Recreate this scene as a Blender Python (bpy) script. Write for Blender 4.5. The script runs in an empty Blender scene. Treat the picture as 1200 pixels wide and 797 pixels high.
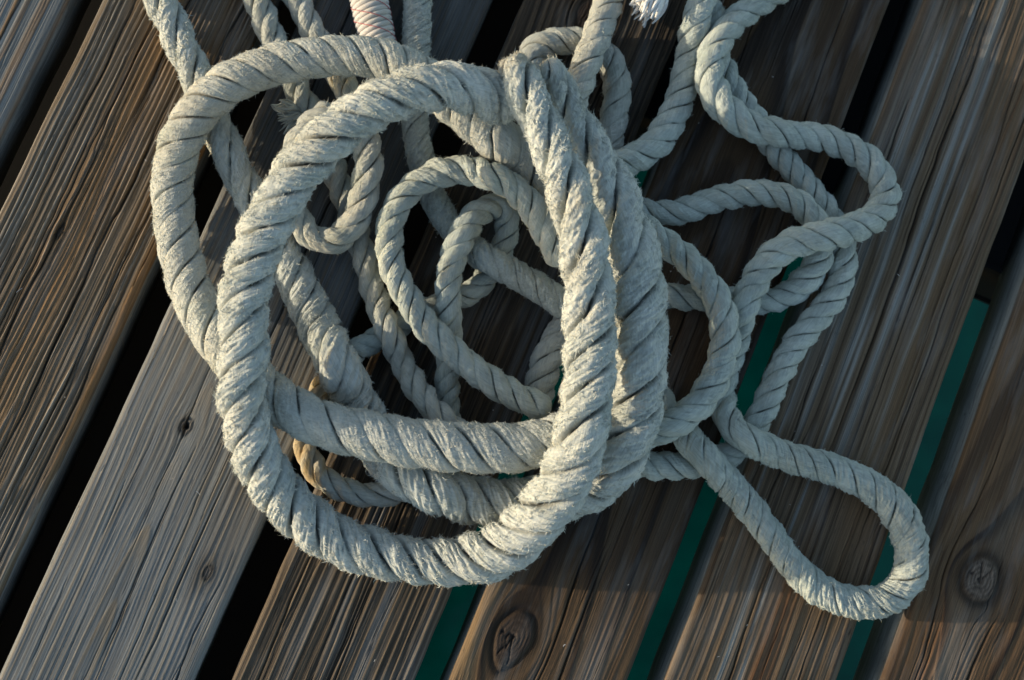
# Weathered mooring ropes coiled on a wooden dock, low sun from the left.
import bpy, math, json
import numpy as np
from mathutils import Matrix, Vector

SC = bpy.context.scene
COL = SC.collection
MM = 0.001

# ------------------------------------------------------------------ numeric noise
def hsh(*ints):
    h = np.zeros(np.broadcast(*ints).shape, dtype=np.uint32)
    for k, i in enumerate(ints):
        i = np.asarray(i).astype(np.int64).astype(np.uint32)
        h = (h ^ (i * np.uint32((0x9E3779B1, 0x85EBCA77, 0xC2B2AE3D, 0x27D4EB2F)[k]))) * np.uint32(0x2C1B3C6D)
        h ^= h >> np.uint32(15)
    h *= np.uint32(0x297A2D39); h ^= h >> np.uint32(13); h *= np.uint32(0x165667B1); h ^= h >> np.uint32(16)
    return h.astype(np.float64) / 4294967295.0

def n1(x, seed=0):
    x = np.asarray(x, float); i = np.floor(x); f = x - i; f = f * f * (3 - 2 * f)
    return (hsh(i, seed) * (1 - f) + hsh(i + 1, seed) * f) * 2 - 1

def n2(x, y, seed=0):
    x, y = np.broadcast_arrays(np.asarray(x, float), np.asarray(y, float))
    i = np.floor(x); j = np.floor(y); f = x - i; g = y - j
    f = f * f * (3 - 2 * f); g = g * g * (3 - 2 * g)
    a = hsh(i, j, seed) * (1 - f) + hsh(i + 1, j, seed) * f
    b = hsh(i, j + 1, seed) * (1 - f) + hsh(i + 1, j + 1, seed) * f
    return (a * (1 - g) + b * g) * 2 - 1

def fb2(x, y, seed=0, o=3):
    s = 0; a = 1.0; t = 0
    for k in range(o):
        s = s + a * n2(x * 2 ** k, y * 2 ** k, seed + 17 * k); t += a; a *= .5
    return s / t

def sst(a, b, x):
    t = np.clip((x - a) / (b - a), 0, 1)
    return t * t * (3 - 2 * t)

# ------------------------------------------------------------------ mesh helpers
def mesh_np(name, V, Q=None, T=None, smooth=True):
    """fast mesh from arrays (metres)"""
    me = bpy.data.meshes.new(name)
    nq = 0 if Q is None else len(Q); nt = 0 if T is None else len(T)
    me.vertices.add(len(V)); me.vertices.foreach_set('co', np.ascontiguousarray(V, dtype=np.float32).ravel())
    idx = []
    if nq: idx.append(np.asarray(Q).ravel())
    if nt: idx.append(np.asarray(T).ravel())
    idx = np.concatenate(idx).astype(np.int32)
    me.loops.add(len(idx)); me.loops.foreach_set('vertex_index', idx)
    st = np.concatenate([np.arange(nq) * 4, nq * 4 + np.arange(nt) * 3]).astype(np.int32)
    me.polygons.add(nq + nt); me.polygons.foreach_set('loop_start', st)
    me.polygons.foreach_set('use_smooth', np.full(nq + nt, smooth, dtype=bool))
    me.update(calc_edges=True)
    return me

def attr_f(me, name, a):
    t = me.attributes.new(name, 'FLOAT', 'POINT'); t.data.foreach_set('value', np.asarray(a, np.float32).ravel())
def attr_v(me, name, a):
    t = me.attributes.new(name, 'FLOAT_VECTOR', 'POINT'); t.data.foreach_set('vector', np.asarray(a, np.float32).ravel())
def attr_c(me, name, a):
    a = np.concatenate([a, np.ones((len(a), 1))], 1)
    t = me.attributes.new(name, 'FLOAT_COLOR', 'POINT'); t.data.foreach_set('color', np.asarray(a, np.float32).ravel())

def link(name, me, mat, parent=None, label=None, cat=None, group=None, kind=None):
    o = bpy.data.objects.new(name, me); COL.objects.link(o)
    if mat: me.materials.append(mat)
    if parent: o.parent = parent
    if label: o['label'] = label
    if cat: o['category'] = cat
    if group: o['group'] = group
    if kind: o['kind'] = kind
    return o

# ------------------------------------------------------------------ materials
class NT:
    def __init__(s, name):
        s.m = bpy.data.materials.new(name); s.m.use_nodes = True
        s.t = s.m.node_tree; s.b = s.t.nodes['Principled BSDF']
    def n(s, typ, **kw):
        x = s.t.nodes.new(typ)
        for k, v in kw.items(): setattr(x, k, v)
        return x
    def l(s, a, b): s.t.links.new(a, b)
    def val(s, sock, v): sock.default_value = v
    def math(s, op, a, b):
        x = s.n('ShaderNodeMath', operation=op)
        for k, q in enumerate((a, b)):
            if isinstance(q, (int, float)): x.inputs[k].default_value = q
            else: s.l(q, x.inputs[k])
        return x.outputs[0]
    def mix(s, fac, a, b, mode='MIX'):
        x = s.n('ShaderNodeMix', data_type='RGBA', blend_type=mode)
        for k, q in ((0, fac), (6, a), (7, b)):
            if isinstance(q, (int, float)): x.inputs[k].default_value = q
            elif isinstance(q, tuple): x.inputs[k].default_value = (*q, 1)
            else: s.l(q, x.inputs[k])
        return x.outputs[2]
    def noise(s, vec, scale, detail=3, rough=.6):
        x = s.n('ShaderNodeTexNoise'); x.inputs['Scale'].default_value = scale
        x.inputs['Detail'].default_value = detail; x.inputs['Roughness'].default_value = rough
        s.l(vec, x.inputs['Vector']); return x.outputs['Fac']
    def mapv(s, vec, sc):
        x = s.n('ShaderNodeMapping'); x.inputs['Scale'].default_value = sc; s.l(vec, x.inputs['Vector']); return x.outputs[0]
    def ramp(s, fac, a, b):
        x = s.n('ShaderNodeMapRange'); x.inputs[1].default_value = a; x.inputs[2].default_value = b
        s.l(fac, x.inputs[0]); return x.outputs[0]

def rope_material(name, c1, c2, streak=(.12, 1.6), bump=.7):
    k = NT(name)
    fib = k.n('ShaderNodeAttribute', attribute_name='fib').outputs['Vector']
    gro = k.n('ShaderNodeAttribute', attribute_name='groove').outputs['Fac']
    stn = k.n('ShaderNodeAttribute', attribute_name='stain').outputs['Fac']
    pos = k.n('ShaderNodeTexCoord').outputs['Object']
    blot = k.ramp(k.noise(pos, 38, 4), .36, .66)
    c = k.mix(blot, c1, c2)
    c = k.mix(k.math('MULTIPLY', k.ramp(k.noise(pos, 13, 3), .52, .72), .40), c, (.43, .38, .27))
    c = k.mix(k.math('MULTIPLY', k.ramp(k.noise(pos, 21, 4), .55, .75), .45), c, (.27, .33, .27))
    dirt = k.ramp(k.noise(pos, 110, 4, .7), .52, .8)
    c = k.mix(k.math('MULTIPLY', dirt, .35), c, tuple(x * .55 for x in c1))
    st = k.noise(k.mapv(fib, (streak[0], streak[1], 1)), 1.0, 4, .65)
    c = k.mix(k.math('MULTIPLY', k.ramp(st, .45, .75), .35), c, tuple(min(.85, x * 1.3) for x in c2))
    c = k.mix(k.math('MULTIPLY', k.ramp(st, .50, .30), .45), c, k.mix(1., c, (.55, .55, .52), 'MULTIPLY'))
    c = k.mix(k.math('MULTIPLY', stn, .85), c, (.44, .30, .12))
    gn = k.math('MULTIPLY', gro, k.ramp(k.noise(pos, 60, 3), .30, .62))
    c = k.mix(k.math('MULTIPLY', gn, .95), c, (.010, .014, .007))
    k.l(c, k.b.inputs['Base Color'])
    k.b.inputs['Roughness'].default_value = .95
    k.b.inputs['Specular IOR Level'].default_value = .12
    k.b.inputs['Sheen Weight'].default_value = .15
    k.b.inputs['Sheen Roughness'].default_value = .5
    fine = k.noise(pos, 900, 3, .7)
    h = k.math('ADD', k.math('MULTIPLY', st, 1.0), k.math('MULTIPLY', fine, .5))
    bp = k.n('ShaderNodeBump'); bp.inputs['Strength'].default_value = bump; bp.inputs['Distance'].default_value = .0016
    k.l(h, bp.inputs['Height']); k.l(bp.outputs[0], k.b.inputs['Normal'])
    return k.m

M_THICK = rope_material('worn_fluffy_rope', (.46, .485, .44), (.59, .60, .54), (.10, 1.1), .8)
M_OUTER = rope_material('felted_rope', (.44, .45, .40), (.55, .555, .49), (.3, .9), .8)
M_LAID = rope_material('grey_laid_rope', (.42, .46, .41), (.55, .585, .52), (.10, 1.2), .8)
M_PALE = rope_material('pale_laid_rope', (.42, .425, .37), (.51, .51, .445), (.10, 1.2), .8)
M_WOOL = rope_material('woolly_rope', (.39, .42, .385), (.50, .52, .465), (.5, .5), .9)
M_WHITE = rope_material('white_yarn', (.74, .72, .68), (.80, .78, .74), (.1, 1.), .3)
M_COTTON = rope_material('white_cotton', (.55, .52, .49), (.64, .60, .56), (.1, 2.), .3)

def wood_material(name):
    k = NT(name)
    a = k.n('ShaderNodeAttribute', attribute_name='wood').outputs['Color']
    pos = k.n('ShaderNodeTexCoord').outputs['Object']
    f = k.noise(k.mapv(pos, (9, 1250, 300)), 1.0, 4, .7)
    g = k.noise(k.mapv(pos, (9, 60, 30)), 1.0, 4, .6)
    f2 = k.noise(k.mapv(pos, (16, 2600, 500)), 1.0, 3, .7)
    lo = k.mix(1., a, (.50, .48, .46), 'MULTIPLY'); hi = k.mix(1., a, (1.28, 1.27, 1.25), 'MULTIPLY')
    c = k.mix(k.ramp(f, .33, .66), lo, hi)
    c = k.mix(k.math('MULTIPLY', k.ramp(f2, .52, .72), .5), c, k.mix(1., c, (.5, .48, .46), 'MULTIPLY'))
    spk = k.noise(k.mapv(pos, (140, 700, 400)), 1.0, 2, .5)
    c = k.mix(k.math('MULTIPLY', k.ramp(spk, .66, .74), .55), c, (.03, .024, .018))
    c = k.mix(k.math('MULTIPLY', k.ramp(g, .5, .72), .22), c, (.30, .31, .31))
    k.l(c, k.b.inputs['Base Color'])
    k.b.inputs['Roughness'].default_value = .8
    k.b.inputs['Specular IOR Level'].default_value = .25
    bp = k.n('ShaderNodeBump'); bp.inputs['Strength'].default_value = .7; bp.inputs['Distance'].default_value = .0006
    k.l(f, bp.inputs['Height']); k.l(bp.outputs[0], k.b.inputs['Normal'])
    return k.m
M_WOOD = wood_material('weathered_plank')

def plain(name, c, rough, sc=30, var=.5):
    k = NT(name); pos = k.n('ShaderNodeTexCoord').outputs['Object']
    k.l(k.mix(k.noise(pos, sc, 4), tuple(x * (1 - var) for x in c), tuple(x * (1 + var) for x in c)), k.b.inputs['Base Color'])
    k.b.inputs['Roughness'].default_value = rough
    return k.m
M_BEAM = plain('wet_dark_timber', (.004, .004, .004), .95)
M_RED = plain('red_thread', (.42, .14, .14), .8)
def water_mat():
    k = NT('teal_water'); pos = k.n('ShaderNodeTexCoord').outputs['Object']
    k.l(k.mix(k.ramp(k.noise(pos, 9, 4), .3, .7), WATER_A, WATER_B), k.b.inputs['Base Color'])
    k.b.inputs['Roughness'].default_value = .12; k.b.inputs['IOR'].default_value = 1.33
    bp = k.n('ShaderNodeBump'); bp.inputs['Strength'].default_value = .25; bp.inputs['Distance'].default_value = .03
    k.l(k.noise(pos, 4, 3), bp.inputs['Height']); k.l(bp.outputs[0], k.b.inputs['Normal'])
    return k.m
WATER_A, WATER_B = (.0, .022, .020), (.0, .048, .040)
M_WATER = water_mat()

# ------------------------------------------------------------------ deck boards
ANG = math.radians(66.69)
UX = np.array([math.cos(ANG), math.sin(ANG)]); VX = np.array([math.sin(ANG), -math.cos(ANG)])
MAT_DECK = Matrix(((UX[0], VX[0], 0, 0), (UX[1], VX[1], 0, 0), (0, 0, -1, 0), (0, 0, 0, 1)))
# local x runs along the board, local y across it; z is flipped by building with -z so that faces stay outward

def board(v0, v1, seed, st, label, fine=True, u0=-640., u1=760.):
    w = v1 - v0
    du, dv = (2.2, .45) if fine else (12., 3.)
    e = np.array([0, .2, .6, 1.2, 2., 3., 4.1])
    vs = np.concatenate([e, np.arange(5., w - 5, dv), (w - e)[::-1]])
    us = np.linspace(u0, u1, int((u1 - u0) / du))
    U, V = np.meshgrid(us, v0 + vs, indexing='ij')
    # ---- grain
    P = V + st.get('wa', 3) * fb2(U / 330, V / 60, seed) + st.get('wb', .8) * fb2(U / 70, V / 12, seed + 5)
    knot_in = np.zeros_like(V); knot_r = np.full_like(V, 9.)
    for (ku, kv, a, el) in st.get('knots', []):
        X = (U - ku) / el; Y = V - kv
        r2 = X * X + Y * Y + 1e-6
        wgt = np.exp(-np.sqrt(r2) / (6 * a))
        ad = a * 1.45
        P = P - Y * np.clip(ad * ad / np.maximum(r2, ad * ad), 0, 1) * wgt * 1.1
        r = np.sqrt(r2) * (1 + .12 * n2(np.arctan2(Y, X) * 1.4 + 9, seed * 1., 3)) / a
        knot_in = np.maximum(knot_in, 1 - sst(.8, 1.05, r)); knot_r = np.minimum(knot_r, r)
    vc, zc, sl, lam = st['vc'] + v0, st['zc'], st.get('sl', .02), st['lam']
    zz = zc + sl * U + st.get('zA', 6) * n1(U / 210 + seed * 3.3, seed + 2)
    rho = np.sqrt((P - vc) ** 2 + zz ** 2)
    p = rho / lam + .9 * n1(rho / (3.1 * lam), seed + 7)
    k = np.floor(p); f = p - k
    ak = hsh(k, seed + 31)
    late = sst(.35, .85, f) * (1 - sst(.93, 1.0, f)) * (.2 + .8 * ak)
    kr = knot_r * 5.0 + .4 * fb2(U / 6, V / 6, seed + 3)
    late = late * (1 - knot_in) + knot_in * (.5 + .5 * np.sin(kr * 6.28)) * .7
    broad = fb2(U / 420, V / 13, seed + 11, 3)
    fib = n2(U / 85, P / .85, seed + 13); fib2 = n2(U / 170, P / 2.0, seed + 14)
    # ---- relief
    amp = st['amp']
    H = amp * (late - .5) + amp * .45 * fib2 + .35 * amp * broad + st.get('fb', .12) * fib + st.get('fb', .12) * .8 * n2(U / 140, P / .55, seed + 15)
    dark = np.zeros_like(V)
    rs = np.random.RandomState(seed)
    cr = list(st.get('cracks', []))
    for _ in range(st.get('hair', 40)):
        a = rs.uniform(u0, u1); cr.append((rs.uniform(v0 + 5, v1 - 5), a, a + rs.uniform(25, 220), rs.uniform(.18, .34), rs.uniform(.5, 1.4)))
    for _ in range(st.get('nc', 6)):
        a = rs.uniform(u0, u1); cr.append((rs.uniform(v0 + 8, v1 - 8), a, a + rs.uniform(60, 420), rs.uniform(.25, .8), rs.uniform(.8, 2.8)))
    for (cv, ua, ub, wd, dp) in cr:
        t = np.clip((us - ua) / (ub - ua), 0, 1); env = (np.sin(np.pi * t)) ** .5
        path = cv + 1.6 * n1(us / 60, seed + int(abs(cv) * 7) % 97) + .5 * n1(us / 13, seed + 3)
        # the crack follows the bend of the fibres round a knot
        q = V + (P - V) * .6 - path[:, None]
        g = np.exp(-(q / (wd * (.5 + .5 * env[:, None]))) ** 2) * env[:, None]
        H -= dp * g; dark = np.maximum(dark, g)
    for (hu, hv, hr, hd) in st.get('holes', []):
        g = np.exp(-(((U - hu) ** 2 / 1.4 + (V - hv) ** 2) / hr ** 2) ** 2)
        H -= hd * g; dark = np.maximum(dark, g)
    for (ku, kv, a, el) in st.get('knots', []):          # checks across the knot
        X = (U - ku) / el; Y = V - kv
        for t_ in (.5, 1.5, 2.4):
            q = X * math.sin(t_ + seed) - Y * math.cos(t_ + seed) + .8 * n1((X + Y) / 3., seed + 50)
            g = np.exp(-(q / .45) ** 2) * (X * X + Y * Y < (a * .85) ** 2) * (X * math.cos(t_ + seed) + Y * math.sin(t_ + seed) > -.15 * a)
            H -= 1.6 * g * min(1, a / 10); dark = np.maximum(dark, g * min(1, a / 10))
    H += knot_in * st.get('knot_up', .5)
    H -= 1.2 * np.exp(-((knot_r - 1.05) / .10) ** 2) * (knot_r < 3)
    # ---- pigment
    cA, cB, cC = (np.array(st[q]) for q in ('cA', 'cB', 'cC'))
    mot = fb2(U / 150, V / 22, seed + 21, 4)
    sband = sst(.05, .5, fb2(U / 520, V / st.get('sw', 10), seed + 23, 2) + st.get('sb', 0.))
    for (bv, bw, ua, ub) in st.get('bands', []):
        sband = np.maximum(sband, (.72 + .28 * fib) * np.exp(-((P - bv - 3 * n1(U / 140, seed + 9)) / bw) ** 2) * sst(ua, ua + 60, U) * (1 - sst(ub - 60, ub, U)))
    c = cA + (cB - cA) * (np.clip(late * 1.1 + .15 * fib, 0, 1))[..., None]
    c = c + (cC - c) * (sband * st.get('sk', .7) * (.75 + .25 * fib2))[..., None]
    c = c * (1 + .22 * mot + .10 * fib + .07 * fib2)[..., None]
    for (du_, dv_, ru, rv, cc, kk) in st.get('stains', []):
        g = np.exp(-(((U - du_) / ru) ** 2 + ((P - dv_) / rv) ** 2) ** 1.5) * (.7 + .3 * fb2(U / 20, V / 5, 4))
        c = c + (np.array(cc) - c) * (kk * g)[..., None]
    if 'dark_end' in st:                                       # board colour turns darker beyond an uneven edge
        du0, dk = st['dark_end']
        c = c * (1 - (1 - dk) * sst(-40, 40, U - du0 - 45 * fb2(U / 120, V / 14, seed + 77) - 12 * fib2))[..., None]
    kc = np.array(st.get('kc', (.09, .06, .045)))
    c = c + (kc * (.45 + 1.0 * late[..., None] + .5 * fb2(U / 7, V / 5, seed + 8)[..., None]) - c) * (knot_in * .85)[..., None]
    c = c * (1 - .6 * np.exp(-((knot_r - 1.12) / .3) ** 2) * (knot_r < 3))[..., None]
    c = c * (1 - .7 * dark)[..., None]
    c = np.clip(c, .008, .7)
    # ---- rounded arris
    rad = 5.2
    ed = np.minimum(vs, w - vs)
    drop = np.where(ed < rad, rad - np.sqrt(np.maximum(0, rad * rad - (rad - np.minimum(ed, rad)) ** 2)), 0)
    H = H * np.clip(ed / 2.0, .15, 1)[None] - drop[None]
    wob = .7 * n1(us / 95, seed + 41) + .3 * n1(us / 23, seed + 42)
    Vg = V + wob[:, None] * np.where(ed < 6, 1, 0)[None]
    nu, nv = U.shape
    top = np.stack([U, Vg, H], -1)
    # sides and underside
    zs = [-9., -16., -30., -62.]
    L = np.stack([np.stack([us, np.full(nu, v0) + wob + .5 * n1(us / 30 + z, seed), np.full(nu, z)], -1) for z in zs[::-1]], 1)
    Rr = np.stack([np.stack([us, np.full(nu, v1) + wob + .5 * n1(us / 30 - z, seed), np.full(nu, z)], -1) for z in zs], 1)
    G = np.concatenate([L, top, Rr], 1)
    cs = np.array(st.get('cside', (.25, .26, .245)))
    colr = np.concatenate([np.tile(cs, (nu, 4, 1)) * (1 + .3 * n2(us / 40, seed, 5))[:, None, None], c, np.tile(cs, (nu, 4, 1)) * (1 + .3 * n2(us / 40, seed, 6))[:, None, None]], 1)
    m = G.shape[1]
    idx = np.arange(nu * m).reshape(nu, m)
    Q = np.stack([idx[:-1, :-1], idx[1:, :-1], idx[1:, 1:], idx[:-1, 1:]], -1).reshape(-1, 4)
    Q = np.concatenate([Q, np.stack([idx[:-1, -1], idx[1:, -1], idx[1:, 0], idx[:-1, 0]], -1)])   # underside
    W = G.reshape(-1, 3)
    world = np.empty_like(W)
    org = UX * 0 + VX * (v0 + v1) / 2
    me = mesh_np('deck_board', np.stack([W[:, 0], -(W[:, 1] - (v0 + v1) / 2), W[:, 2]], -1) * MM, Q)
    # end caps
    import bmesh
    bm = bmesh.new(); bm.from_mesh(me); bm.verts.ensure_lookup_table()
    bm.faces.new([bm.verts[i] for i in idx[0, :]]); bm.faces.new([bm.verts[i] for i in idx[-1, ::-1]])
    bm.to_mesh(me); bm.free()
    attr_c(me, 'wood', np.clip(colr, .005, .8).reshape(-1, 3))
    o = link('deck_board', me, M_WOOD, None, label, 'deck board', 'boards of the dock')
    o.location = (org[0] * MM, org[1] * MM, 0); o.rotation_euler = (0, 0, ANG)
    return o

GREY, PALE, BLUE = (.21, .215, .205), (.30, .295, .28), (.25, .275, .28)
BROWN, TAN, DKB = (.16, .10, .055), (.27, .19, .115), (.085, .058, .04)
S1 = dict(fb=.22, hair=60, vc=-40, zc=14, lam=9., amp=.5, cA=GREY, cB=(.21, .13, .07), cC=BLUE, sk=.6, wa=4, nc=5)
S2 = dict(vc=165, zc=40, lam=4.2, sl=.03, amp=1.0, fb=.32, hair=130, cA=(.135, .10, .065), cB=(.27, .245, .205), cC=(.21, .105, .03), sk=.85, sb=-.3, sw=16, bands=[(-342, 26, -700, 800), (-300, 6, -100, 300)], wa=5, wb=1.6, nc=26,
          knots=[(-60, -350, 1.8, 3.0)], kc=(.07, .05, .035),
          cracks=[(-318, -300, 130, 1.0, 3.2), (-352, -420, 40, .9, 3.), (-296, -200, 330, .8, 2.6), (-338, 40, 420, .9, 3.), (-375, -60, 330, .9, 3.)])
S3 = dict(dark_end=(25, .42), fb=.10, hair=60, vc=56, zc=24, lam=4.2, sl=.05, zA=9, amp=.30, cA=(.185, .19, .185), cB=(.22, .185, .14), cC=(.15, .16, .17), sk=.6, wa=5, wb=.8, nc=5,
          knots=[(-159, -203, 4.6, 1.35), (-253, -144, 2.8, 1.8)], kc=(.12, .10, .085), knot_up=-.2, holes=[(-159, -203, 2.0, 7)],
          cracks=[(-159, -350, -168, .6, 2.2), (-171, -390, -150, .4, 1.4), (-133, -420, -230, .5, 2.)],
          stains=[(-253, -144, 15, 8, (.055, .05, .045), .95), (-225, -140, 75, 16, (.13, .115, .095), .6), (-175, -140, 22, 14, (.14, .115, .085), .7)])
S4 = dict(dark_end=(-150, .55), fb=.25, hair=90, vc=-90, zc=20, lam=5.5, sl=.02, amp=.9, cA=(.075, .056, .038), cB=(.165, .122, .08), cC=(.19, .195, .195), sk=.75, sw=9, wa=4, wb=1., nc=12,
          cracks=[(-78, -480, -140, .9, 3.2), (-30, -360, -200, .7, 2.), (-52, 120, 420, .8, 3)], knots=[(271, -44, 10, 1.3)])
S5 = dict(dark_end=(-160, .62), vc=52, zc=30, lam=10., sl=.05, zA=10, amp=.5, cA=(.115, .07, .036), cB=(.034, .021, .013), cC=(.135, .115, .09), sk=.5, sw=13, wa=6, wb=1.2, nc=5,
          knots=[(-212, 88.5, 13, 1.8)], kc=(.06, .042, .032), knot_up=.8,
          cracks=[(128, -420, -120, .9, 3.2), (112, -260, -60, .8, 3.), (118, -60, 200, .6, 2.), (150, 120, 420, .6, 2.)],
          stains=[(-232, 66, 90, 9, (.30, .20, .10), .7), (-190, 150, 28, 6, (.13, .06, .03), .8), (-230, 150, 90, 12, (.27, .25, .22), .6)])
S6 = dict(fb=.2, hair=90, vc=-60, zc=24, lam=6.5, sl=.02, amp=.6, cA=(.155, .108, .066), cB=(.055, .037, .022), cC=(.33, .355, .345), sk=.8, sb=-.62, sw=7, wa=5, wb=1., nc=8,
          bands=[(236, 2.2, -20, 420), (251, 3.0, 40, 520), (257, 1.6, -160, 160), (272, 3.2, -60, 600), (280, 1.8, 120, 420), (231, 1.6, 80, 400), (245, 3.5, -260, -40), (262, 2., -330, -120), (296, 1.6, 0, 300)],
          cracks=[(267, 0, 420, .8, 3.), (316, -60, 230, .7, 2.4), (254, -320, -80, .7, 2.4), (322, 180, 480, .5, 2.), (288, 20, 300, .5, 2.)],
          stains=[(-170, 275, 120, 10, (.17, .075, .03), .7), (60, 305, 190, 12, (.17, .10, .045), .55), (220, 225, 160, 12, (.22, .21, .195), .7), (330, 310, 150, 14, (.15, .085, .04), .5)])
S7 = dict(vc=58, zc=60, lam=9.5, sl=.10, zA=20, amp=.7, cA=(.13, .076, .038), cB=(.027, .016, .010), cC=(.20, .18, .15), sk=.5, sw=16, sb=-.1, wa=9, wb=1.5, nc=5,
          knots=[(-30, 418.5, 14, 1.25), (75, 452, 6, 1.8)], kc=(.17, .13, .10), knot_up=1.0,
          cracks=[(436, -220, -45, .9, 3.), (398, -320, -60, .6, 2.)],
          stains=[(-100, 412, 40, 10, (.27, .24, .20), .7), (-110, 400, 60, 7, (.19, .09, .04), .7)])
BOARDS = [
 (-544, -421, 11, S1, 'grey deck board with wide brown streaks in the upper left corner', True),
 (-397, -277, 12, S2, 'deeply furrowed brown and grey deck board, the most weathered one, left of the coil', True),
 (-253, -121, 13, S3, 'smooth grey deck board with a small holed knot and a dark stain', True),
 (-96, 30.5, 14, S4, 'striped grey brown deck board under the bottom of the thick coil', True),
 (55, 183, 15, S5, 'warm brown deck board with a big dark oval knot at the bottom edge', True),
 (210, 336.5, 16, S6, 'dark brown deck board with pale bluish streaks under the long rope loops', True),
 (371, 500, 17, S7, 'dark flowing-grain deck board with a pale round knot in the lower right corner', True),
]
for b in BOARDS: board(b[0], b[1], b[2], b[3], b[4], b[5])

# ------------------------------------------------------------------ cross beam, added dark slab and water under the deck
def slab(name, u0, u1, v0, v1, z0, z1, mat, **kw):
    import bmesh
    bm = bmesh.new()
    bmesh.ops.create_cube(bm, size=1)
    for v in bm.verts:
        u = u0 + (v.co.x + .5) * (u1 - u0); q = v0 + (v.co.y + .5) * (v1 - v0)
        p = UX * u + VX * q
        v.co = (p[0] * MM, p[1] * MM, (z0 + (v.co.z + .5) * (z1 - z0)) * MM)
    bmesh.ops.bevel(bm, geom=bm.edges[:], offset=.004, segments=2, affect='EDGES')
    bmesh.ops.recalc_face_normals(bm, faces=bm.faces[:])
    me = bpy.data.meshes.new(name); bm.to_mesh(me); bm.free()
    return link(name, me, mat, **kw)
slab('under_deck_slab', 235, 560, -35, 620, -150, -62.8, M_BEAM, label='dark cross beam under the dock, seen in the gaps at upper right', cat='beam')
slab('under_deck_slab', -630, 750, -620, -62, -260, -95, M_BEAM, label='black slab added under the dock to keep the wide gaps at left dark', cat='beam')  # added slab, stands in for the darkness down the left gaps
wm = bpy.data.meshes.new('water'); wm.from_pydata([(-40, -40, -.62), (40, -40, -.62), (40, 40, -.62), (-40, 40, -.62)], [], [(0, 1, 2, 3)])
link('water', wm, M_WATER, kind='structure')

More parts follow.
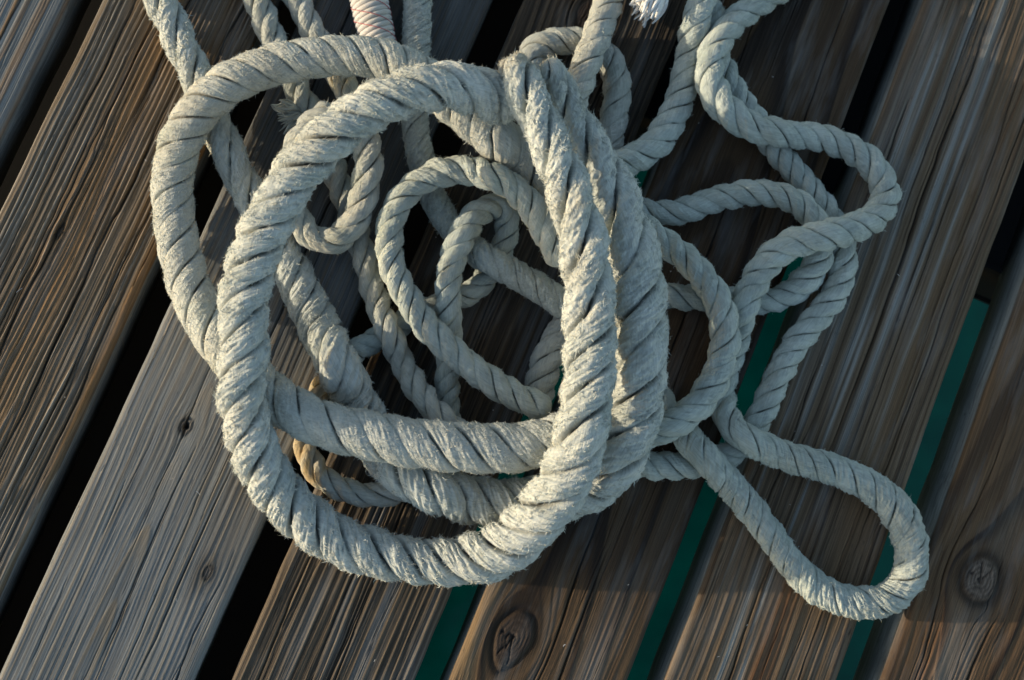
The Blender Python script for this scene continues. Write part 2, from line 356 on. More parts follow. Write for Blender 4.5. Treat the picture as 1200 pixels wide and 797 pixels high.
# ------------------------------------------------------------------ ropes
PATHS = json.loads('''{"A":[[-4.2,160.2,74.9,17.5],[-9.6,163.5,78.1,18.0],[-15.1,166.1,81.8,18.4],[-20.9,168.3,85.3,18.7],[-26.7,170.0,89.0,19.0],[-32.6,171.3,92.6,19.2],[-38.9,172.3,95.9,19.2],[-45.3,172.6,98.8,19.1],[-52.0,172.5,101.3,18.9],[-58.7,172.1,103.5,18.6],[-65.5,171.3,105.3,18.3],[-72.4,170.2,106.7,18.0],[-79.2,168.6,107.5,17.9],[-86.0,166.5,107.9,17.9],[-92.6,164.0,108.0,17.9],[-99.1,161.1,107.7,17.9],[-105.5,158.0,107.2,17.9],[-111.7,154.7,106.6,17.9],[-117.8,151.1,105.9,17.8],[-123.7,147.3,105.0,17.8],[-129.4,143.2,104.1,17.9],[-134.9,138.8,103.2,17.9],[-140.2,134.2,102.2,18.0],[-145.3,129.4,101.1,18.1],[-150.2,124.4,100.1,18.2],[-155.0,119.3,99.0,18.3],[-159.6,114.0,97.9,18.4],[-164.0,108.5,96.8,18.4],[-168.2,102.9,95.7,18.4],[-172.1,97.1,94.6,18.3],[-175.9,91.2,93.5,18.3],[-179.5,85.2,92.4,18.3],[-182.9,79.0,91.3,18.4],[-186.0,72.8,90.1,18.5],[-188.9,66.4,89.0,18.6],[-191.6,59.9,87.8,18.7],[-194.1,53.4,86.7,18.8],[-196.4,46.8,85.7,18.9],[-198.4,40.0,84.7,18.9],[-200.2,33.2,83.8,18.9],[-201.6,26.3,83.0,18.9],[-202.6,19.3,82.3,18.9],[-203.0,12.3,81.7,18.9],[-203.0,5.2,81.2,18.9],[-202.8,-1.9,80.7,18.9],[-202.7,-8.9,80.1,18.8],[-202.8,-16.0,79.4,18.8],[-203.2,-23.0,78.6,18.7],[-203.8,-30.0,77.5,18.5],[-204.3,-36.9,76.0,18.4],[-204.4,-43.8,74.1,18.3],[-204.2,-50.5,71.8,18.3],[-203.6,-57.0,69.1,18.3],[-202.6,-63.4,66.2,18.4],[-201.2,-69.7,63.2,18.5],[-199.7,-75.8,60.1,18.7],[-197.9,-81.9,56.9,18.9],[-195.8,-87.9,53.8,19.0],[-193.4,-93.8,50.7,19.1],[-190.6,-99.6,47.6,19.2],[-187.4,-105.2,44.7,19.3],[-183.9,-110.7,41.9,19.3],[-180.1,-116.1,39.2,19.4],[-175.9,-121.2,36.7,19.4],[-171.4,-126.2,34.4,19.4],[-166.7,-131.0,32.3,19.5],[-161.7,-135.7,30.4,19.5],[-156.4,-140.1,28.6,19.6],[-150.8,-144.2,27.1,19.6],[-145.0,-148.0,25.7,19.5],[-138.8,-151.3,24.6,19.5],[-132.4,-154.3,23.7,19.4],[-125.9,-156.9,23.0,19.3],[-119.3,-159.3,22.5,19.2],[-112.5,-161.5,22.1,19.0],[-105.7,-163.5,21.9,18.7],[-98.8,-165.1,21.9,18.5],[-91.9,-166.6,22.0,18.3],[-84.9,-167.8,22.4,18.1],[-77.9,-168.8,23.0,18.1],[-70.9,-169.5,23.9,18.1],[-63.9,-170.1,25.1,18.2],[-57.0,-170.2,26.6,18.3],[-50.2,-170.0,28.5,18.5],[-43.5,-169.4,30.8,18.8],[-37.0,-168.5,33.6,19.2],[-30.8,-167.1,36.6,19.7],[-24.8,-165.2,39.9,20.1],[-19.1,-162.7,43.4,20.5],[-13.9,-159.6,47.0,20.7],[-9.0,-155.9,50.6,20.9],[-4.5,-152.0,54.3,21.1],[-0.2,-147.7,58.1,21.2],[3.9,-143.3,61.8,21.3],[7.9,-138.8,65.6,21.4],[11.7,-134.2,69.3,21.4],[15.4,-129.3,73.0,21.4],[18.8,-124.3,76.7,21.3],[22.0,-119.1,80.3,21.3],[25.0,-113.6,83.6,21.2],[27.8,-107.9,86.8,21.1],[30.2,-102.0,89.8,20.9],[32.3,-95.8,92.6,20.8],[34.1,-89.6,95.5,20.6],[35.5,-83.2,98.3,20.5],[37.0,-76.5,99.8,20.4],[38.4,-69.5,100.2,20.2],[39.5,-62.5,100.6,20.1],[40.4,-55.5,101.2,20.0],[41.2,-48.5,101.8,20.0],[41.9,-41.5,102.4,19.9],[42.5,-34.4,102.9,19.9],[42.9,-27.3,103.3,20.0],[43.3,-20.3,103.7,20.0],[43.5,-13.2,104.1,20.0],[43.5,-6.1,104.5,20.0],[43.5,1.0,104.9,20.0],[43.2,8.1,105.3,20.1],[42.9,15.1,105.7,20.0],[42.5,22.2,106.2,20.0],[42.0,29.3,106.6,20.0],[41.5,36.3,107.0,19.9],[40.7,43.4,107.4,19.8],[39.8,50.4,107.8,19.6],[38.6,57.4,108.2,19.4],[37.1,64.3,108.6,19.1],[35.4,71.2,109.0,18.8],[33.6,78.0,109.4,18.4],[31.7,84.9,109.8,18.1],[29.6,91.6,110.1,17.8],[27.3,98.3,110.4,17.5],[24.9,105.0,110.6,17.2],[22.3,111.6,110.6,17.0],[19.7,118.2,110.5,16.6],[17.1,124.8,110.3,16.3],[14.5,131.4,109.8,16.0],[12.1,138.0,109.2,16.0],[9.7,144.7,108.4,16.1],[7.4,151.3,107.5,16.4],[4.8,157.8,106.6,16.5],[1.8,164.2,105.7,16.6],[-1.3,170.5,105.0,16.5],[-3.9,177.0,104.0,16.3],[-5.8,183.5,101.7,15.9],[-7.5,189.9,99.3,15.1],[-9.0,196.5,97.0,14.0]],
"A2":[[17.0,195.8,97.0,9.6],[20.4,190.7,93.5,10.9],[23.5,185.4,89.9,11.8],[26.4,180.1,86.3,12.6],[29.2,174.7,82.7,13.3],[32.0,169.0,79.4,14.1],[34.9,163.2,76.8,15.0],[37.9,157.1,74.7,15.9],[41.1,150.9,73.4,16.7],[44.5,144.8,72.6,17.7],[48.1,138.7,72.2,18.6],[51.6,132.6,72.1,19.5],[55.1,126.4,72.1,20.3],[58.3,120.1,72.3,20.8],[61.4,113.8,72.6,21.1],[64.4,107.3,73.0,21.2],[67.2,100.9,73.4,21.2],[69.9,94.3,73.9,21.2],[72.3,87.7,74.3,21.3],[74.6,81.0,74.7,21.4],[76.7,74.3,75.1,21.5],[78.6,67.5,75.5,21.6],[80.2,60.6,75.8,21.7],[81.5,53.6,75.9,21.8],[82.5,46.6,76.0,21.9],[83.3,39.6,76.0,22.1],[84.0,32.5,76.0,22.2],[84.6,25.5,75.8,22.2],[85.1,18.4,75.6,22.1],[85.6,11.4,75.2,22.0],[85.9,4.3,74.6,21.8],[86.2,-2.7,73.8,21.7],[86.3,-9.7,72.6,21.6],[86.3,-16.6,71.1,21.6],[86.2,-23.4,69.3,21.6],[86.0,-30.1,67.1,21.7],[85.8,-36.8,64.8,21.7],[85.6,-43.4,62.3,21.7],[85.3,-50.1,59.8,21.8],[84.8,-56.7,57.4,21.8],[83.8,-63.4,55.4,21.8],[82.1,-70.2,54.4,21.8],[80.0,-76.9,53.5,21.9],[77.4,-83.4,52.3,21.9],[74.5,-89.6,50.7,21.9],[71.2,-95.3,48.3,21.8],[68.0,-100.2,44.3,21.6],[65.1,-104.3,39.3,21.5],[61.5,-108.4,34.8,21.3],[56.9,-112.5,31.5,21.1],[51.3,-116.2,29.2,20.9],[45.1,-119.1,27.5,20.7],[38.5,-121.3,26.2,20.6],[31.7,-123.0,25.2,20.5],[24.8,-124.5,24.4,20.4],[17.9,-125.6,23.8,20.2],[10.9,-126.5,23.2,20.1],[3.8,-127.0,22.8,20.0],[-3.2,-127.3,22.4,19.8],[-10.3,-127.2,22.0,19.7],[-17.4,-126.9,21.8,19.6],[-24.4,-126.3,21.6,19.4],[-31.4,-125.4,21.9,19.3],[-38.3,-124.1,22.7,19.1],[-45.0,-122.6,24.5,19.0],[-51.2,-121.1,27.5,18.8],[-57.4,-119.2,30.2,18.7],[-63.9,-116.9,31.9,18.5],[-70.3,-114.1,32.7,18.4],[-76.6,-110.8,32.5,18.2],[-82.4,-107.1,31.0,18.1],[-87.5,-103.1,28.2,18.0],[-92.0,-99.1,24.5,18.0],[-96.4,-94.4,21.6,17.9],[-100.7,-89.1,19.9,17.9],[-104.6,-83.2,19.1,17.9],[-108.2,-77.1,18.6,18.0],[-111.5,-70.9,18.5,18.0],[-114.8,-64.6,18.5,18.0],[-118.0,-58.3,18.7,17.9],[-121.1,-52.0,19.4,17.8],[-124.1,-45.8,21.0,17.7],[-126.9,-40.2,24.1,17.5],[-129.3,-35.6,29.0,17.4],[-131.8,-31.1,33.8,17.2],[-134.7,-25.4,36.7,17.1],[-137.7,-19.1,37.1,17.0],[-140.6,-12.9,35.2,16.9],[-143.0,-7.5,31.5,16.9],[-145.0,-2.6,26.7,16.9],[-147.3,2.7,22.6,16.9],[-150.0,8.6,19.8,16.8],[-152.9,14.8,18.3,16.6],[-156.0,21.1,17.5,16.4],[-159.1,27.5,17.1,16.2],[-162.2,33.8,17.0,16.0],[-165.3,40.2,17.0,15.7],[-168.5,46.5,17.0,15.5],[-171.6,52.9,17.0,15.3],[-174.7,59.2,17.0,15.1],[-177.9,65.5,17.0,14.9],[-181.1,71.8,17.0,14.7],[-184.5,78.1,17.0,14.6],[-187.9,84.3,17.0,14.5],[-191.4,90.4,17.0,14.4],[-195.0,96.5,17.0,14.3],[-198.5,102.7,17.0,14.2],[-201.9,108.8,17.0,14.2],[-205.3,115.1,17.0,14.1],[-208.5,121.4,16.9,14.0],[-211.6,127.7,16.8,13.9],[-214.6,134.2,16.6,13.8],[-217.5,140.6,16.5,13.8],[-220.3,147.1,16.3,13.7],[-223.2,153.6,16.2,13.6],[-226.0,160.1,16.1,13.5],[-228.7,166.6,16.0,13.5],[-231.4,173.1,16.0,13.5],[-234.1,179.7,16.0,13.5],[-236.7,186.2,16.0,13.5],[-239.4,192.8,16.0,13.5],[-242.0,199.4,16.0,13.6],[-244.8,205.9,16.0,13.6],[-247.6,212.4,16.0,13.6],[-250.6,218.8,16.0,13.5],[-253.5,225.2,16.0,13.5],[-256.5,231.7,16.0,13.6],[-259.4,238.1,16.0,13.6],[-262.2,244.6,16.0,13.7],[-265.0,251.1,16.0,13.8],[-267.8,257.6,16.0,13.9],[-270.6,264.1,16.0,14.0],[-273.4,270.6,16.0,14.1],[-276.2,277.1,16.0,14.2],[-279.1,283.6,16.0,14.2],[-281.9,290.1,16.0,14.3],[-284.7,296.6,16.0,14.3],[-287.5,303.1,16.0,14.3],[-290.3,309.5,16.0,14.3],[-293.2,316.0,16.0,14.3],[-296.0,322.5,16.0,14.3],[-298.8,329.0,16.0,14.3],[-301.8,335.4,16.0,14.3],[-304.9,341.8,16.0,14.3],[-308.0,348.1,16.0,14.3],[-311.3,354.4,16.0,14.3],[-314.6,360.6,16.0,14.3],[-318.1,366.8,16.0,14.3],[-321.6,373.0,16.0,14.3],[-325.3,379.0,16.0,14.3],[-329.0,385.1,16.0,14.3],[-332.8,391.0,16.0,14.3],[-336.7,396.9,16.0,14.3],[-340.7,402.8,16.0,14.3],[-344.7,408.6,16.0,14.3],[-348.9,414.3,16.0,14.3],[-353.1,420.0,16.0,14.3],[-357.4,425.6,16.0,14.3],[-361.8,431.1,16.0,14.3],[-366.3,436.6,16.0,14.3],[-370.8,442.0,16.0,14.3],[-375.4,447.4,16.0,14.3],[-380.1,452.7,16.0,14.3],[-384.9,458.0,16.0,14.3],[-389.7,463.2,16.0,14.3]],
"B":[[38.0,99.4,28.0,18.3],[33.7,104.6,30.0,18.5],[29.3,109.9,31.9,18.6],[24.8,115.0,34.0,18.7],[20.1,119.9,36.0,18.8],[15.1,124.4,38.1,18.8],[9.9,128.8,40.2,18.8],[4.6,133.1,42.4,18.8],[-0.6,137.0,45.0,18.7],[-5.7,140.3,48.8,18.6],[-10.9,143.7,52.2,18.5],[-16.2,147.9,53.9,18.4],[-21.6,152.5,54.1,18.3],[-27.1,156.9,54.9,18.2],[-32.7,161.2,56.0,18.1],[-38.2,165.5,57.1,17.9],[-43.8,169.8,58.0,17.8],[-49.4,174.1,58.7,17.7],[-55.0,178.5,59.2,17.5],[-60.7,182.8,59.6,17.4],[-66.4,186.9,59.8,17.3],[-72.3,190.9,59.9,17.2],[-78.3,194.6,60.0,17.0],[-84.5,198.2,60.0,16.9],[-90.9,201.3,59.9,16.7],[-97.5,203.9,59.6,16.6],[-104.3,205.7,59.3,16.4],[-111.3,207.0,58.8,16.2],[-118.3,207.7,58.3,16.1],[-125.4,208.1,57.7,16.0],[-132.5,208.1,57.1,15.9],[-139.6,207.8,56.5,15.9],[-146.6,207.2,55.8,15.9],[-153.6,206.4,55.2,16.0],[-160.6,205.5,54.5,16.1],[-167.6,204.3,53.8,16.2],[-174.6,203.0,53.2,16.3],[-181.4,201.3,52.6,16.5],[-188.2,199.3,52.0,16.5],[-194.9,197.1,51.5,16.6],[-201.5,194.4,50.9,16.6],[-207.9,191.4,50.4,16.5],[-214.1,188.0,49.7,16.5],[-220.0,184.1,48.9,16.5],[-225.7,180.0,48.0,16.5],[-231.1,175.4,46.8,16.5],[-236.0,170.6,45.4,16.5],[-240.5,165.4,43.6,16.5],[-244.5,159.9,41.5,16.5],[-248.0,154.2,39.2,16.5],[-251.1,148.3,36.7,16.6],[-253.8,142.2,34.1,16.6],[-255.9,136.0,31.4,16.6],[-257.5,129.6,28.7,16.6],[-258.7,123.1,26.3,16.7],[-259.4,116.3,24.2,16.7],[-259.5,109.4,22.5,16.7],[-259.3,102.5,21.2,16.7],[-258.7,95.4,20.2,16.7],[-257.9,88.4,19.5,16.7],[-256.8,81.4,19.2,16.7],[-255.6,74.4,19.1,16.6],[-254.2,67.4,19.2,16.6],[-252.6,60.5,19.5,16.7],[-250.8,53.7,19.9,16.7],[-248.9,46.9,20.6,16.8],[-246.7,40.2,21.4,17.0],[-244.2,33.6,22.3,17.2],[-241.5,27.1,23.4,17.4],[-238.5,20.8,24.6,17.6],[-235.2,14.6,25.9,17.9],[-231.7,8.6,27.2,18.1],[-227.9,2.7,28.4,18.3],[-223.8,-2.9,29.7,18.4],[-219.4,-8.4,31.0,18.6],[-214.9,-13.7,32.3,18.7],[-210.4,-19.0,33.7,18.7],[-205.9,-24.3,35.1,18.6],[-201.4,-29.6,36.7,18.5],[-196.9,-34.9,38.3,18.3],[-192.2,-39.9,40.0,18.2],[-187.1,-44.6,41.6,18.0],[-181.7,-48.9,43.2,17.9],[-176.1,-53.0,44.8,17.9],[-170.3,-56.8,46.3,17.9],[-164.3,-60.3,47.7,17.9],[-158.1,-63.6,49.1,17.9],[-151.8,-66.5,50.3,17.9],[-145.2,-69.0,51.5,18.0],[-138.6,-71.1,52.6,18.1],[-131.8,-73.0,53.5,18.3],[-124.9,-74.8,54.4,18.4],[-118.1,-76.4,55.1,18.5],[-111.2,-77.9,55.8,18.6],[-104.2,-79.2,56.4,18.7],[-97.2,-80.4,57.0,18.8],[-90.2,-81.5,57.5,18.9],[-83.2,-82.5,58.0,19.0],[-76.2,-83.5,58.4,19.2],[-69.2,-84.4,58.9,19.3],[-62.1,-85.2,59.2,19.5],[-55.1,-85.9,59.5,19.6],[-48.0,-86.5,59.8,19.6],[-40.9,-87.0,59.9,19.6],[-33.8,-87.4,60.0,19.6],[-26.7,-87.7,60.0,19.4],[-19.6,-87.9,60.0,19.3],[-12.5,-87.7,60.0,19.2],[-5.4,-87.2,60.0,19.1],[1.6,-86.3,60.1,19.0],[8.6,-85.1,60.1,18.9],[15.5,-83.5,60.3,18.8],[22.4,-81.6,60.6,18.6],[29.1,-79.4,61.1,18.4],[35.6,-76.8,62.2,18.1],[41.8,-74.1,64.4,17.8],[47.3,-71.6,68.1,17.4]],
"M1":[[-314.0,453.7,14.0,11.4],[-309.1,448.5,14.0,11.4],[-304.3,443.3,14.0,11.4],[-299.6,438.0,14.0,11.4],[-294.9,432.7,14.0,11.4],[-290.3,427.3,14.0,11.4],[-285.8,421.8,14.0,11.4],[-281.4,416.3,14.0,11.4],[-277.0,410.7,14.0,11.4],[-272.7,405.1,14.0,11.4],[-268.5,399.4,14.0,11.4],[-264.3,393.6,14.0,11.4],[-260.3,387.8,14.0,11.4],[-256.3,381.9,14.0,11.4],[-252.5,376.0,14.0,11.4],[-248.7,370.0,14.0,11.4],[-245.0,364.0,14.0,11.4],[-241.4,357.9,14.0,11.4],[-237.8,351.7,14.0,11.4],[-234.4,345.5,14.0,11.4],[-231.1,339.2,14.0,11.4],[-227.8,332.9,14.0,11.4],[-224.7,326.6,14.0,11.4],[-221.6,320.2,14.0,11.4],[-218.7,313.7,14.0,11.4],[-215.8,307.2,14.0,11.4],[-212.9,300.8,14.0,11.4],[-210.0,294.3,14.0,11.4],[-207.2,287.8,14.0,11.4],[-204.3,281.3,14.0,11.4],[-201.5,274.8,14.0,11.4],[-198.8,268.3,14.0,11.4],[-196.1,261.7,14.0,11.4],[-193.6,255.1,14.0,11.4],[-191.1,248.4,14.0,11.4],[-188.5,241.8,14.0,11.4],[-185.8,235.3,14.0,11.4],[-182.8,228.8,14.0,11.4],[-179.7,222.5,14.0,11.4],[-176.5,216.1,14.0,11.4],[-173.4,209.8,14.0,11.4],[-170.3,203.4,14.0,11.4],[-167.3,196.9,14.0,11.4],[-164.4,190.5,13.9,11.4],[-161.5,184.0,13.8,11.4],[-158.6,177.6,13.7,11.4],[-155.7,171.1,13.5,11.4],[-152.8,164.6,13.3,11.4],[-150.0,158.1,13.2,11.3],[-147.1,151.7,13.1,11.2],[-144.1,145.2,13.0,11.0],[-141.2,138.7,13.0,10.8],[-138.5,132.2,13.0,10.7],[-135.9,125.6,13.0,10.7],[-133.5,118.9,13.0,10.7],[-131.1,112.2,13.0,10.7],[-128.8,105.5,13.0,10.7],[-126.6,98.8,13.0,10.7],[-124.4,92.0,13.0,10.7],[-122.3,85.3,13.0,10.7],[-120.1,78.5,13.0,10.7],[-117.9,71.8,13.0,10.7],[-115.8,65.0,13.1,10.6],[-113.9,58.2,13.2,10.6],[-112.0,51.4,13.3,10.6],[-110.3,44.5,13.6,10.6],[-108.5,37.7,14.1,10.6],[-106.5,30.9,15.1,10.6],[-104.5,24.4,16.9,10.6],[-102.5,18.3,19.9,10.6],[-100.7,12.4,23.4,10.5],[-98.5,6.1,25.8,10.5],[-95.9,-0.4,25.7,10.5],[-93.2,-6.4,23.1,10.5],[-90.5,-12.0,19.8,10.5],[-87.4,-18.2,18.6,10.5],[-84.2,-24.5,19.3,10.5],[-80.9,-30.5,21.0,10.5],[-77.6,-36.4,23.1,10.5],[-74.2,-42.2,25.2,10.5],[-70.6,-48.0,27.2,10.4],[-66.6,-53.6,28.9,10.4],[-62.1,-59.0,30.1,10.4],[-57.1,-64.0,30.7,10.4],[-51.7,-68.6,30.8,10.4],[-46.1,-72.9,30.5,10.4],[-40.6,-77.3,30.0,10.4]],
"M2":[[-287.3,452.8,14.0,10.8],[-282.3,447.7,14.0,10.8],[-277.4,442.6,14.0,10.8],[-272.5,437.4,14.0,10.8],[-267.8,432.2,14.0,10.8],[-263.0,426.8,14.0,10.8],[-258.4,421.5,14.0,10.8],[-253.8,416.0,14.0,10.8],[-249.3,410.5,14.0,10.8],[-244.9,405.0,14.0,10.8],[-240.6,399.3,14.0,10.8],[-236.3,393.6,14.0,10.8],[-232.2,387.9,14.0,10.8],[-228.1,382.1,14.0,10.8],[-224.1,376.2,14.0,10.8],[-220.2,370.3,14.0,10.8],[-216.3,364.3,14.0,10.8],[-212.6,358.3,14.0,10.8],[-208.9,352.2,14.0,10.8],[-205.4,346.0,14.0,10.8],[-201.9,339.8,14.0,10.8],[-198.6,333.6,14.0,10.8],[-195.3,327.3,14.0,10.8],[-192.1,320.9,14.0,10.8],[-189.0,314.5,14.0,10.8],[-186.0,308.1,14.0,10.8],[-183.0,301.7,14.0,10.8],[-180.0,295.2,14.0,10.8],[-177.0,288.8,14.0,10.8],[-173.9,282.4,14.0,10.8],[-170.9,275.9,14.0,10.8],[-167.9,269.5,14.0,10.8],[-164.9,263.1,14.0,10.8],[-161.9,256.6,14.0,10.8],[-158.8,250.2,14.0,10.8],[-155.7,243.8,14.0,10.8],[-152.4,237.5,14.1,10.8],[-149.0,231.3,14.3,10.8],[-145.5,225.1,14.6,10.8],[-142.1,218.9,15.3,10.8],[-138.9,212.7,16.4,10.8],[-135.8,206.5,17.9,10.7],[-132.8,200.4,19.9,10.7],[-129.9,194.3,22.2,10.7],[-127.1,188.3,24.8,10.7],[-124.4,182.4,27.5,10.6],[-121.8,176.3,30.2,10.6],[-119.5,170.1,32.8,10.6],[-117.3,163.7,35.0,10.7],[-115.5,157.1,36.8,10.9],[-114.1,150.3,38.2,11.1],[-113.2,143.3,39.1,11.2],[-112.7,136.2,39.6,11.4],[-112.6,129.1,39.7,11.6],[-113.0,122.1,39.6,11.7],[-113.9,115.0,39.3,11.7],[-115.1,108.0,38.9,11.7],[-116.9,101.2,38.2,11.7],[-119.2,94.5,37.4,11.7],[-122.1,88.1,36.4,11.7],[-125.8,82.2,35.3,11.7],[-130.5,77.0,34.0,11.7],[-136.3,73.2,32.8,11.5],[-143.0,71.3,31.7,11.2],[-149.9,72.2,31.1,10.9],[-155.9,75.9,31.0,10.6],[-160.7,81.1,31.6,10.5],[-164.6,86.9,32.6,10.4],[-167.7,93.1,34.0,10.4],[-170.2,99.6,35.6,10.4],[-172.2,106.2,37.4,10.4],[-173.2,112.9,39.2,10.4],[-173.1,119.8,41.0,10.4],[-171.8,126.6,42.8,10.4],[-169.8,133.2,44.4,10.4],[-167.1,139.5,45.9,10.4],[-163.6,145.6,47.3,10.4],[-159.5,151.3,48.5,10.4],[-154.9,156.5,49.5,10.4],[-149.6,161.2,50.5,10.4],[-143.9,165.3,51.3,10.4],[-138.1,169.3,52.0,10.4]],
"M3":[[32.9,49.2,54.0,11.1],[29.8,55.6,54.5,11.2],[26.6,62.1,55.0,11.4],[23.4,68.5,55.5,11.5],[20.0,74.9,56.1,11.6],[16.6,81.2,56.6,11.7],[13.0,87.4,57.1,11.7],[9.1,93.5,57.4,11.7],[4.8,99.2,57.4,11.7],[-0.1,104.5,57.4,11.7],[-5.7,109.1,57.8,11.7],[-11.8,112.9,58.3,11.6],[-18.1,116.1,57.7,11.6],[-23.4,119.0,54.0,11.7],[-28.6,121.5,49.7,11.7],[-35.0,123.3,47.0,11.7],[-41.9,124.0,45.3,11.8],[-49.0,123.8,44.5,11.8],[-56.1,122.5,44.0,11.8],[-63.0,120.4,43.5,11.6],[-69.6,117.6,43.0,11.4],[-75.8,113.9,42.4,11.2],[-81.4,109.5,41.8,11.1],[-86.2,104.2,41.2,11.1],[-90.2,98.3,40.6,11.1],[-93.4,91.8,39.9,11.1],[-95.6,85.0,39.3,11.1],[-97.0,78.0,38.7,11.1],[-97.5,70.8,38.1,11.1],[-97.1,63.7,37.5,11.1],[-96.0,56.6,37.0,11.1],[-94.2,49.6,36.6,11.1],[-91.8,42.8,36.3,11.0],[-88.7,36.3,36.2,11.0],[-85.1,30.1,36.2,11.0],[-81.4,23.9,36.2,11.1],[-77.6,17.8,36.4,11.3],[-73.6,11.8,36.9,11.5],[-69.3,6.1,37.7,11.6],[-64.9,0.6,39.1,11.7],[-60.0,-4.6,40.2,11.6],[-54.9,-9.6,39.9,11.6],[-49.5,-14.2,38.5,11.6],[-44.1,-18.8,37.3,11.6],[-38.5,-23.3,36.6,11.7],[-32.8,-27.7,36.3,11.7],[-27.0,-31.9,36.2,11.7],[-21.1,-36.1,36.1,11.7],[-15.1,-40.0,36.0,11.7],[-8.9,-43.7,36.0,11.7],[-2.5,-47.1,36.0,11.7],[4.0,-50.2,36.0,11.7],[10.6,-53.1,36.0,11.7],[17.2,-55.9,36.0,11.7],[23.8,-58.8,36.0,11.7]],
"M4":[[-47.9,-82.5,10.0,9.3],[-48.8,-75.3,10.1,9.3],[-49.6,-68.1,10.3,9.3],[-50.4,-60.9,10.6,9.4],[-51.1,-53.7,11.2,9.5],[-51.7,-46.6,12.0,9.7],[-52.1,-39.4,13.0,9.9],[-52.2,-32.3,14.2,10.1],[-51.8,-25.2,15.6,10.3],[-51.4,-18.1,17.3,10.5],[-51.1,-11.2,19.2,10.6],[-50.9,-4.2,21.3,10.6],[-50.9,2.5,23.8,10.6],[-51.0,9.1,26.9,10.5],[-51.4,15.6,30.1,10.5],[-52.0,22.3,32.8,10.5],[-52.6,29.1,35.0,10.5],[-52.7,36.2,36.7,10.5],[-52.1,43.3,38.0,10.6],[-50.8,50.3,38.8,10.8],[-49.1,57.4,39.1,11.0],[-46.8,64.2,39.0,11.1],[-44.1,70.9,38.7,11.2],[-40.9,77.3,37.7,11.2],[-37.3,83.2,35.5,11.2],[-33.2,88.6,33.0,11.1],[-28.6,93.6,30.4,11.0],[-23.5,97.8,27.4,10.8],[-17.7,100.7,24.3,10.6],[-11.4,101.0,21.0,10.3],[-6.2,97.5,17.7,10.2],[-4.3,91.1,15.2,10.1],[-4.5,84.1,13.5,10.1],[-5.9,77.1,12.5,10.2],[-8.2,70.3,11.8,10.2],[-11.0,63.6,11.0,10.2],[-14.3,57.2,10.8,10.1],[-18.2,51.1,11.2,10.1],[-22.5,45.4,11.6,10.1],[-27.5,40.1,11.8,10.1],[-33.3,35.8,11.9,10.1],[-39.8,32.5,11.9,10.1],[-46.6,30.1,12.0,10.1],[-53.5,27.9,11.9,10.1],[-60.3,25.4,11.9,10.1],[-66.9,22.6,11.8,10.0],[-73.5,19.5,11.7,10.0],[-79.8,15.9,11.4,10.0],[-85.9,12.1,10.8,10.0],[-91.9,8.1,10.0,10.0],[-97.9,4.2,9.8,10.0],[-103.9,0.2,10.6,10.0],[-109.9,-3.7,11.9,10.0],[-116.0,-7.3,13.3,9.9],[-122.0,-10.9,15.2,9.9],[-127.7,-14.3,18.0,9.9]],
"M6":[[-86.6,489.1,14.0,11.6],[-84.7,482.2,14.0,11.6],[-82.9,475.2,14.0,11.6],[-81.2,468.3,14.0,11.6],[-79.6,461.3,14.0,11.6],[-78.1,454.3,14.0,11.6],[-76.7,447.2,14.0,11.6],[-75.4,440.2,14.0,11.6],[-74.2,433.1,14.0,11.6],[-73.1,426.0,14.0,11.6],[-72.1,418.9,14.0,11.6],[-71.2,411.8,14.0,11.6],[-70.4,404.7,14.0,11.6],[-69.6,397.6,14.0,11.6],[-69.0,390.4,14.0,11.6],[-68.5,383.3,14.0,11.6],[-68.2,376.1,14.0,11.6],[-67.9,369.0,14.0,11.6],[-67.7,361.8,14.0,11.6],[-67.6,354.6,14.0,11.6],[-67.6,347.5,14.0,11.6],[-67.8,340.3,14.0,11.6],[-68.0,333.1,14.0,11.6],[-68.4,326.0,14.0,11.6],[-68.9,318.8,14.0,11.6],[-69.4,311.7,14.0,11.6],[-70.0,304.5,14.0,11.6],[-70.5,297.4,14.0,11.6],[-71.0,290.2,14.0,11.6],[-71.5,283.1,14.0,11.6],[-72.0,275.9,14.0,11.6],[-72.3,268.7,14.0,11.6],[-72.6,261.6,14.0,11.6],[-72.9,254.4,14.0,11.6],[-73.2,247.3,14.0,11.6],[-73.4,240.1,14.0,11.6],[-73.7,232.9,14.0,11.5],[-74.1,225.8,14.1,11.4],[-74.4,218.6,14.1,11.3],[-74.8,211.4,14.2,11.1],[-75.1,204.3,14.4,11.0],[-75.3,197.1,14.8,10.9],[-75.5,190.0,15.5,10.8],[-75.6,182.9,16.3,10.8],[-75.5,175.7,15.7,10.8],[-75.2,168.6,14.9,10.8],[-74.5,161.5,14.5,10.8],[-73.6,154.4,14.2,10.8],[-72.5,147.3,14.2,10.8],[-71.1,140.3,14.2,10.8],[-69.5,133.3,14.2,10.8],[-67.7,126.4,14.4,10.8],[-65.5,119.5,14.7,10.8],[-63.0,112.8,15.1,10.7],[-60.1,106.3,15.6,10.7],[-57.0,99.9,16.2,10.7],[-53.5,93.7,16.9,10.7],[-49.6,87.7,17.7,10.7],[-45.3,82.0,18.5,10.8],[-40.6,76.7,19.5,10.9],[-35.7,71.6,20.9,11.1],[-30.7,66.9,22.8,11.2],[-25.5,62.5,25.1,11.3],[-20.2,58.5,27.6,11.3],[-14.2,54.7,28.5,11.3],[-7.9,51.3,27.9,11.3],[-1.7,47.8,27.9,11.3],[4.5,44.1,28.4,11.3],[10.6,40.5,29.0,11.2],[16.7,36.7,29.6,11.2],[22.7,32.8,30.0,11.2],[28.6,28.8,30.3,11.2],[34.5,24.7,30.6,11.2],[40.5,20.8,31.1,11.2],[46.6,17.1,31.0,11.2],[52.7,13.8,29.2,11.3]],
